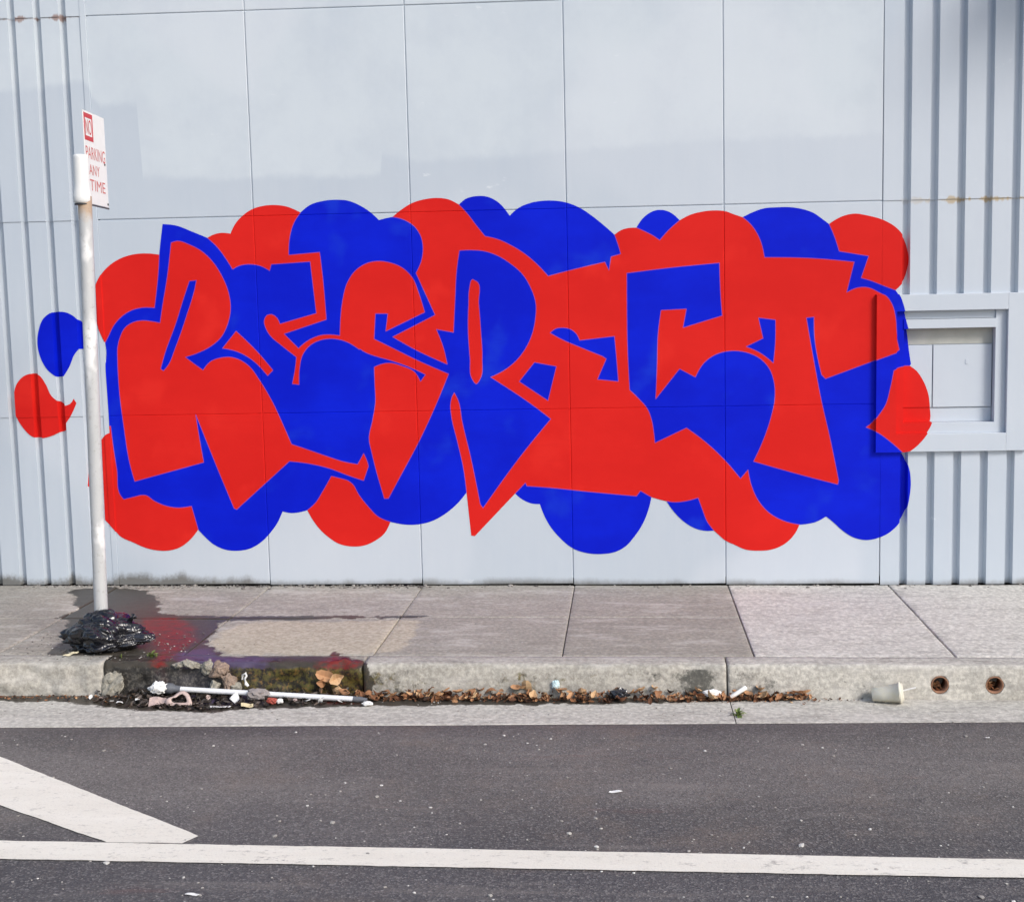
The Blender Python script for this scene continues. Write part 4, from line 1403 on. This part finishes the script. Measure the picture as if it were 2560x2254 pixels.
def crumple(name, mat, r, loc, squash, seed, label, cat, amp=0.6, sub=3, group=None):
    b = bmesh.new()
    bmesh.ops.create_icosphere(b, subdivisions=sub, radius=1)
    for v in b.verts:
        u = v.co.copy()
        dd, _ = noise.voronoi(u * 1.15 + Vector((seed, seed, 0)))
        k = 0.72 + amp * min(0.6, (dd[1] - dd[0])) + 0.25 * noise.noise(u * 2.5 + Vector((seed, 0, seed)))
        v.co = Vector((u.x * squash[0], u.y * squash[1], max(u.z, -0.75) * squash[2])) * r * k
    o = bm_obj(name, b, mat, None, False)
    o.location = loc
    return tag(o, label, cat, group)


crumple('crumpled_plastic', M_PAPER, 0.048, (0.880, -1.778, gz(0.88) - 0.098), (1.0, 0.8, 0.75), 2.0, 'crumpled white plastic wad at the capped end of the white pole', 'litter')
crumple('plastic_wad', M_BAG, 0.045, (3.03, -1.755, gz(3.03) - 0.125), (1.1, 0.7, 0.7), 8.0, 'small black plastic wad among the gutter leaves', 'litter')
crumple('paper_wad', M_PAPER, 0.036, (3.455, -1.748, gz(3.46) - 0.122), (1.5, 0.7, 0.6), 5.0, 'white paper wad on the leaves next to the kerb joint', 'litter', 0.3)
M_CYAN = plain('pale_blue_paper', (0.55, 0.70, 0.72), 0.7, 0.2, 0.1, 60)
crumple('blue_scrap', M_CYAN, 0.028, (2.735, -1.727, gz(2.73) - 0.092), (0.8, 0.5, 1.0), 11.0, 'pale blue paper scrap on top of the gutter leaves', 'litter', 0.4)


def scrap(name, mat, outline, loc, rot, label, cat='litter', thick=0.0016, bend=1.0, seed=1.0, group=None):
    """a bent flat scrap with thickness"""
    b = bmesh.new()
    vs = [b.verts.new((x, y, 0)) for x, y in outline]
    b.faces.new(vs)
    bmesh.ops.triangulate(b, faces=b.faces[:])
    bmesh.ops.subdivide_edges(b, edges=b.edges[:], cuts=3, use_grid_fill=True)
    for v in b.verts:
        v.co.z += bend * 0.010 * (noise.noise(Vector((v.co.x * 35, v.co.y * 35, seed))) + 0.3) + bend * 1.5 * v.co.x * v.co.x
    g = bmesh.ops.extrude_face_region(b, geom=b.faces[:])
    for e in g['geom']:
        if isinstance(e, bmesh.types.BMVert):
            e.co.z += thick
    o = bm_obj(name, b, mat)
    o.location = loc
    o.rotation_euler = rot
    return tag(o, label, cat, group)


def ring_scrap(name, loc, rot, s, label, seed):
    """torn frame-shaped piece"""
    b = bmesh.new()
    n = 22
    outer, inner = [], []
    for k in range(n):
        a = 2 * math.pi * k / n
        r = (1 + 0.15 * noise.noise(Vector((math.cos(a) * 1.4, math.sin(a) * 1.4, seed)))) * (0.72 + 0.42 * abs(math.cos(1.5 * (a - 1.4)))**2)
        q = 0.62 + 0.10 * noise.noise(Vector((math.cos(a) * 2, math.sin(a) * 2, seed + 4)))
        z = 0.25 * noise.noise(Vector((math.cos(a), math.sin(a), seed + 9)))
        outer.append(b.verts.new((math.cos(a) * r * s * 1.25, math.sin(a) * r * s * 0.8, z * s)))
        inner.append(b.verts.new((math.cos(a) * r * q * s * 1.2, math.sin(a) * r * q * s * 0.75, z * s + 0.12 * s)))
    for k in range(n):
        b.faces.new((outer[k], outer[(k + 1) % n], inner[(k + 1) % n], inner[k]))
    g = bmesh.ops.extrude_face_region(b, geom=b.faces[:])
    for e in g['geom']:
        if isinstance(e, bmesh.types.BMVert):
            e.co.z += 0.004
    o = bm_obj(name, b, M_PINK, None, True)
    o.location = loc
    o.rotation_euler = rot
    return tag(o, label, 'litter')


ring_scrap('torn_plastic', (1.015, -1.876, gz(1.0) - 0.126), (0.75, 0.05, 0.1), 0.050, 'torn dirty pink plastic frame lying below the white pole', 2.0)
scrap('torn_flap', M_PINK, [(-0.04, -0.02), (0.035, -0.026), (0.045, -0.005), (0.0, 0.004), (-0.012, 0.035), (-0.03, 0.030)], (0.905, -1.872, gz(0.9) - 0.134), (0.55, -0.2, 0.3), 'dirty pink torn plastic flap lying below the crumpled white wad', seed=4)
scrap('white_strip', M_PAPER, [(-0.045, -0.006), (0.042, -0.007), (0.048, 0.006), (-0.05, 0.005)], (1.215, -1.915, gz(1.2) - 0.146), (0.2, 0, 0.0), 'narrow white paper strip lying flat at the edge of the dark debris', bend=0.5, seed=6)
scrap('white_flap', M_PAPER, [(-0.020, -0.02), (0.018, -0.024), (0.028, 0.0), (-0.012, 0.026)], (1.265, -1.845, gz(1.2) - 0.122), (0.8, 0.3, -0.6), 'white card flap sticking up below the middle of the white pole', seed=9)
crumple('grey_rag', plain('grey_cloth', (0.27, 0.24, 0.23), 0.85, 0.1, 0.3, 40), 0.046, (1.355, -1.808, gz(1.35) - 0.118), (1.25, 0.8, 0.75), 21.0, 'grey crumpled rag draped over the middle of the white pole', 'litter', 0.5)
crumple('red_scrap', plain('red_wrapper', (0.34, 0.07, 0.05), 0.5, 0.3, 0.3, 50), 0.026, (1.435, -1.858, gz(1.43) - 0.134), (1.1, 0.8, 0.8), 15.0, 'small red wrapper scrap below the white pole', 'litter')
crumple('plastic_bit', M_PAPER, 0.020, (1.472, -1.852, gz(1.47) - 0.136), (1.0, 0.8, 0.8), 17.0, 'small white plastic bit next to the red wrapper scrap', 'litter', 0.2)
crumple('foam_bit', M_PAPER, 0.022, (1.882, -1.868, gz(1.88) - 0.140), (1.4, 0.8, 0.6), 19.0, 'torn white foam bit just past the dark grip of the pole', 'litter', 0.4)
scrap('yellow_card', plain('yellow_card', (0.55, 0.47, 0.30), 0.8, 0.2, 0.2, 40), [(-0.028, -0.010), (0.028, -0.010), (0.030, 0.010), (-0.026, 0.012)], (1.335, -1.912, gz(1.33) - 0.140), (0.5, 0.2, 0.5), 'buff card strip standing at the front edge of the debris', seed=12)
bm = bmesh.new()        # twisted white tape
tube(bm, [(0.0, 0, 0.0), (0.004, 0.0, 0.022), (0.018, 0.0, 0.030), (0.022, 0, 0.018), (0.012, -0.004, 0.004), (0.020, -0.006, -0.020), (0.030, -0.008, -0.030)], [0.004, 0.006, 0.007, 0.005, 0.006, 0.009, 0.006], 8)
o = bm_obj('twisted_tape', bm, M_PAPER, None, True)
o.location = (1.262, KF - 0.014, gz(1.26) - 0.072)
tag(o, 'twist of white tape standing between the kerb and the white pole', 'litter')
spots = [(0.62, -1.83), (0.69, -1.868), (0.735, -1.885), (1.54, -1.838), (1.60, -1.842), (1.66, -1.85), (1.40, -1.74), (1.55, -1.735), (1.49, -1.742), (1.31, -1.742), (0.80, -1.845), (1.75, -1.85), (1.12, -1.80), (0.56, -1.80)]
for k, (x, y) in enumerate(spots):
    s = random.uniform(0.5, 1.0)
    ol = [(-0.018 * s, -0.010 * s), (0.014 * s, -0.014 * s), (0.020 * s, 0.006 * s), (0.0, 0.015 * s), (-0.016 * s, 0.008 * s)]
    scrap('paper_scrap', M_PAPER if k % 3 else M_PINK, ol, (x, y, floor_z(x, y) + 0.016), (random.gauss(0, 0.5), random.gauss(0, 0.5), random.uniform(0, 6)), 'small pale torn scrap in the gutter debris near the white pole', group='small scraps in the gutter debris', seed=k)

# white tube propped at the kerb joint
bm = bmesh.new()
a, b = Vector((3.535, -1.765, gz(3.53) - 0.138)), Vector((3.612, -1.735, gz(3.61) - 0.098))
d = b - a
tube(bm, [a + d * t for t in (0, 0.02, 0.98, 1.0)], [0.008, 0.0105, 0.0105, 0.009], 14)
o = bm_obj('white_tube', bm, M_PAPER, None, True)
tag(o, 'short white tube propped on the leaves at the kerb joint', 'litter')

# takeaway cup on its side
def cup_material():
    m = Mat('clear_plastic')
    m.b.inputs['Transmission Weight'].default_value = 0.35
    m.b.inputs['IOR'].default_value = 1.25
    return m.done(m.mix(m.noise(40, 3), (0.80, 0.74, 0.56), (0.95, 0.94, 0.88)), 0.3, 0.5)


M_CUP = cup_material()
M_CREAM = plain('cream_residue', (0.62, 0.58, 0.42), 0.5, 0.3, 0.2, 60)
CUP = Vector((4.178, -1.768, gz(4.18) - 0.152))
cup = thing('plastic_cup', CUP, 'clear plastic takeaway cup with straw lying on its side against the kerb', 'cup')
rot = Matrix.Rotation(math.radians(-13), 4, 'Z') @ Matrix.Rotation(math.radians(-9), 4, 'Y')
Mx = Matrix.Translation((0.0, 0.004, 0.030)) @ rot


def lathe_x(prof, n=28):
    b = bmesh.new()
    rings = [[b.verts.new(Mx @ Vector((x, r * math.cos(2 * math.pi * k / n), r * math.sin(2 * math.pi * k / n)))) for k in range(n)] for x, r in prof]
    for A, B in zip(rings, rings[1:]):
        for k in range(n):
            b.faces.new((A[k], A[(k + 1) % n], B[(k + 1) % n], B[k]))
    return b, rings


b, r = lathe_x([(0.0, 0.0001), (0.0, 0.026), (0.002, 0.029), (0.05, 0.0345), (0.052, 0.0355), (0.118, 0.0435), (0.119, 0.0455), (0.122, 0.0455), (0.121, 0.0425), (0.052, 0.0342), (0.003, 0.0275), (0.003, 0.0001)])
for v in b.verts:      # dented
    w = 0.007 * noise.noise(v.co * 32 + Vector((4, 0, 0)))
    v.co += Vector((0, w, w * 0.8)) - Vector((0, 0, 0.010 * math.exp(-((v.co.x - 0.055) / 0.02)**2) * max(0, v.co.z - 0.04) / 0.04))
bm_obj('cup_body', b, M_CUP, cup, True)
b, r = lathe_x([(0.119, 0.0462), (0.119, 0.0478), (0.126, 0.0478), (0.128, 0.0455), (0.130, 0.041), (0.138, 0.039), (0.139, 0.0001)])
bm_obj('lid', b, M_CUP, cup, True)
b, r = lathe_x([(0.005, 0.0001), (0.005, 0.0275), (0.045, 0.0318), (0.046, 0.0001)])
bm_obj('residue', b, M_CREAM, cup, True)
b = bmesh.new()
tube(b, [Mx @ Vector((0.06, 0.0, 0.0)), Mx @ Vector((0.14, 0.004, 0.006)), Mx @ Vector((0.195, 0.006, 0.014))], 0.0035, 10)
bm_obj('straw', b, M_PAPER, cup, True)


# weeds
def weed(loc, n, size, label, seed):
    random.seed(seed)
    t = thing('weed', loc, label, 'weed')
    P = Pile()
    for k in range(n):
        a = random.uniform(0, 6.283)
        L = size * random.uniform(0.5, 1.1)
        up = random.uniform(0.15, 1.1)
        V, F = leaf_geo(L, L * random.uniform(0.22, 0.42), 0.3, -0.7, 0.1)
        mt = Matrix.Rotation(a, 4, 'Z') @ Matrix.Rotation(-up, 4, 'Y') @ Matrix.Translation((L * 0.5 + 0.002, 0, 0.002))
        P.add(V, F, mt, random.uniform(0.2, 1))
    mesh_obj('foliage', P.V, P.F, M_GREEN, t, True, {'tint': P.T})
    b = bmesh.new()
    tube(b, [(0, 0, -0.01), (0.002, 0.001, 0.012)], [0.003, 0.0015], 6)
    bm_obj('stem', b, plain('stem', (0.12, 0.14, 0.04)), t)
    return t


weed((0.785, -1.600, gz(0.78) + 0.001), 22, 0.034, 'small yellow green weed sprouting on the wet pavement beside the rubbish bag', 3)
w = weed((3.552, -1.985, gz(3.55) - 0.150), 26, 0.038, 'small green weed sprouting from the gutter joint below the white tube', 5)
weed((0.640, -1.610, gz(0.64) + 0.001), 7, 0.018, 'tiny green seedling on the wet pavement in front of the rubbish bag', 6)

# curved pale rind and crumbs near the bag
M_RIND = plain('pale_rind', (0.62, 0.55, 0.38), 0.7, 0.2, 0.15, 60)
o = scrap('pale_rind', M_RIND, [(-0.035, -0.012), (-0.010, -0.008), (0.020, 0.004), (0.034, 0.020), (0.028, 0.026), (0.002, 0.014), (-0.034, -0.002)], (0.385, -1.592, gz(0.38) + 0.006), (0.25, 0, 0.15), 'curved cream coloured rind on the pavement in front of the rubbish bag', seed=3)

# scattered grit
grit = Pile()


def pebble(r, seed):
    b = bmesh.new()
    bmesh.ops.create_icosphere(b, subdivisions=1, radius=r)
    V = [v.co * (1 + 0.35 * noise.noise(v.co / r * 1.3 + Vector((seed, 0, 0)))) for v in b.verts]
    V = [Vector((v.x * 1.25, v.y, v.z * 0.45)) for v in V]
    F = [tuple(v.index for v in f.verts) for f in b.faces]
    b.free()
    return V, F


PB = [pebble(1.0, s * 2.7) for s in range(6)]
random.seed(11)
for k in range(2700):
    if k < 1400:
        x, y = random.uniform(-0.2, 5.6), random.uniform(-4.3, -2.25)
        if noise.noise(Vector((x * 1.6, y * 2.2, 4))) + (0.25 if y < -2.9 else -0.05) < random.uniform(-0.5, 0.6):
            continue
        r, tn = abs(random.gauss(0, 0.0030)) + 0.0015, random.uniform(0.45, 1)
        if k % 90 == 0:
            r = random.uniform(0.007, 0.011)
    elif k < 1650:
        x, y = random.uniform(-0.2, 5.3), random.uniform(-2.1, -1.74)
        r, tn = random.uniform(0.0015, 0.0045), random.uniform(0.2, 1)
    elif k < 2400:
        x, y = (random.uniform(-0.6, 1.9) if k % 3 else random.uniform(-0.6, 5.5)), -abs(random.gauss(0, 0.035)) - 0.008
        r, tn = abs(random.gauss(0, 0.004)) + 0.002, random.uniform(0.0, 0.7)
    else:
        x, y = random.gauss(0.45, 0.3), random.uniform(-1.66, -1.1)
        r, tn = random.uniform(0.0015, 0.006), random.uniform(0.0, 0.9)
    V, F = PB[k % 6]
    grit.add(V, F, Matrix.Translation((x, y, floor_z(x, y) + r * 0.25)) @ Matrix.Rotation(random.uniform(0, 6.28), 4, 'Z') @ Matrix.Scale(r, 4), tn)
grit.build('grit', M_GRIT, 'scattered grit and small stones on the road, gutter and pavement', 'grit')
for k, (x, y, s, rz) in enumerate(((3.02, -2.905, 0.026, 0.1), (1.72, -3.78, 0.022, 0.0), (4.55, -2.28, 0.014, 0.6))):
    scrap('road_scrap', M_PAPER, [(-s, -s * 0.28), (s * 0.6, -s * 0.3), (s, 0.0), (s * 0.2, s * 0.3), (-s * 0.8, s * 0.15)], (x, y, floor_z(x, y) + 0.003), (0.05, 0.05, rz), 'thin white paper scrap lying alone on the asphalt', group='paper scraps on the asphalt', bend=0.5, seed=k)
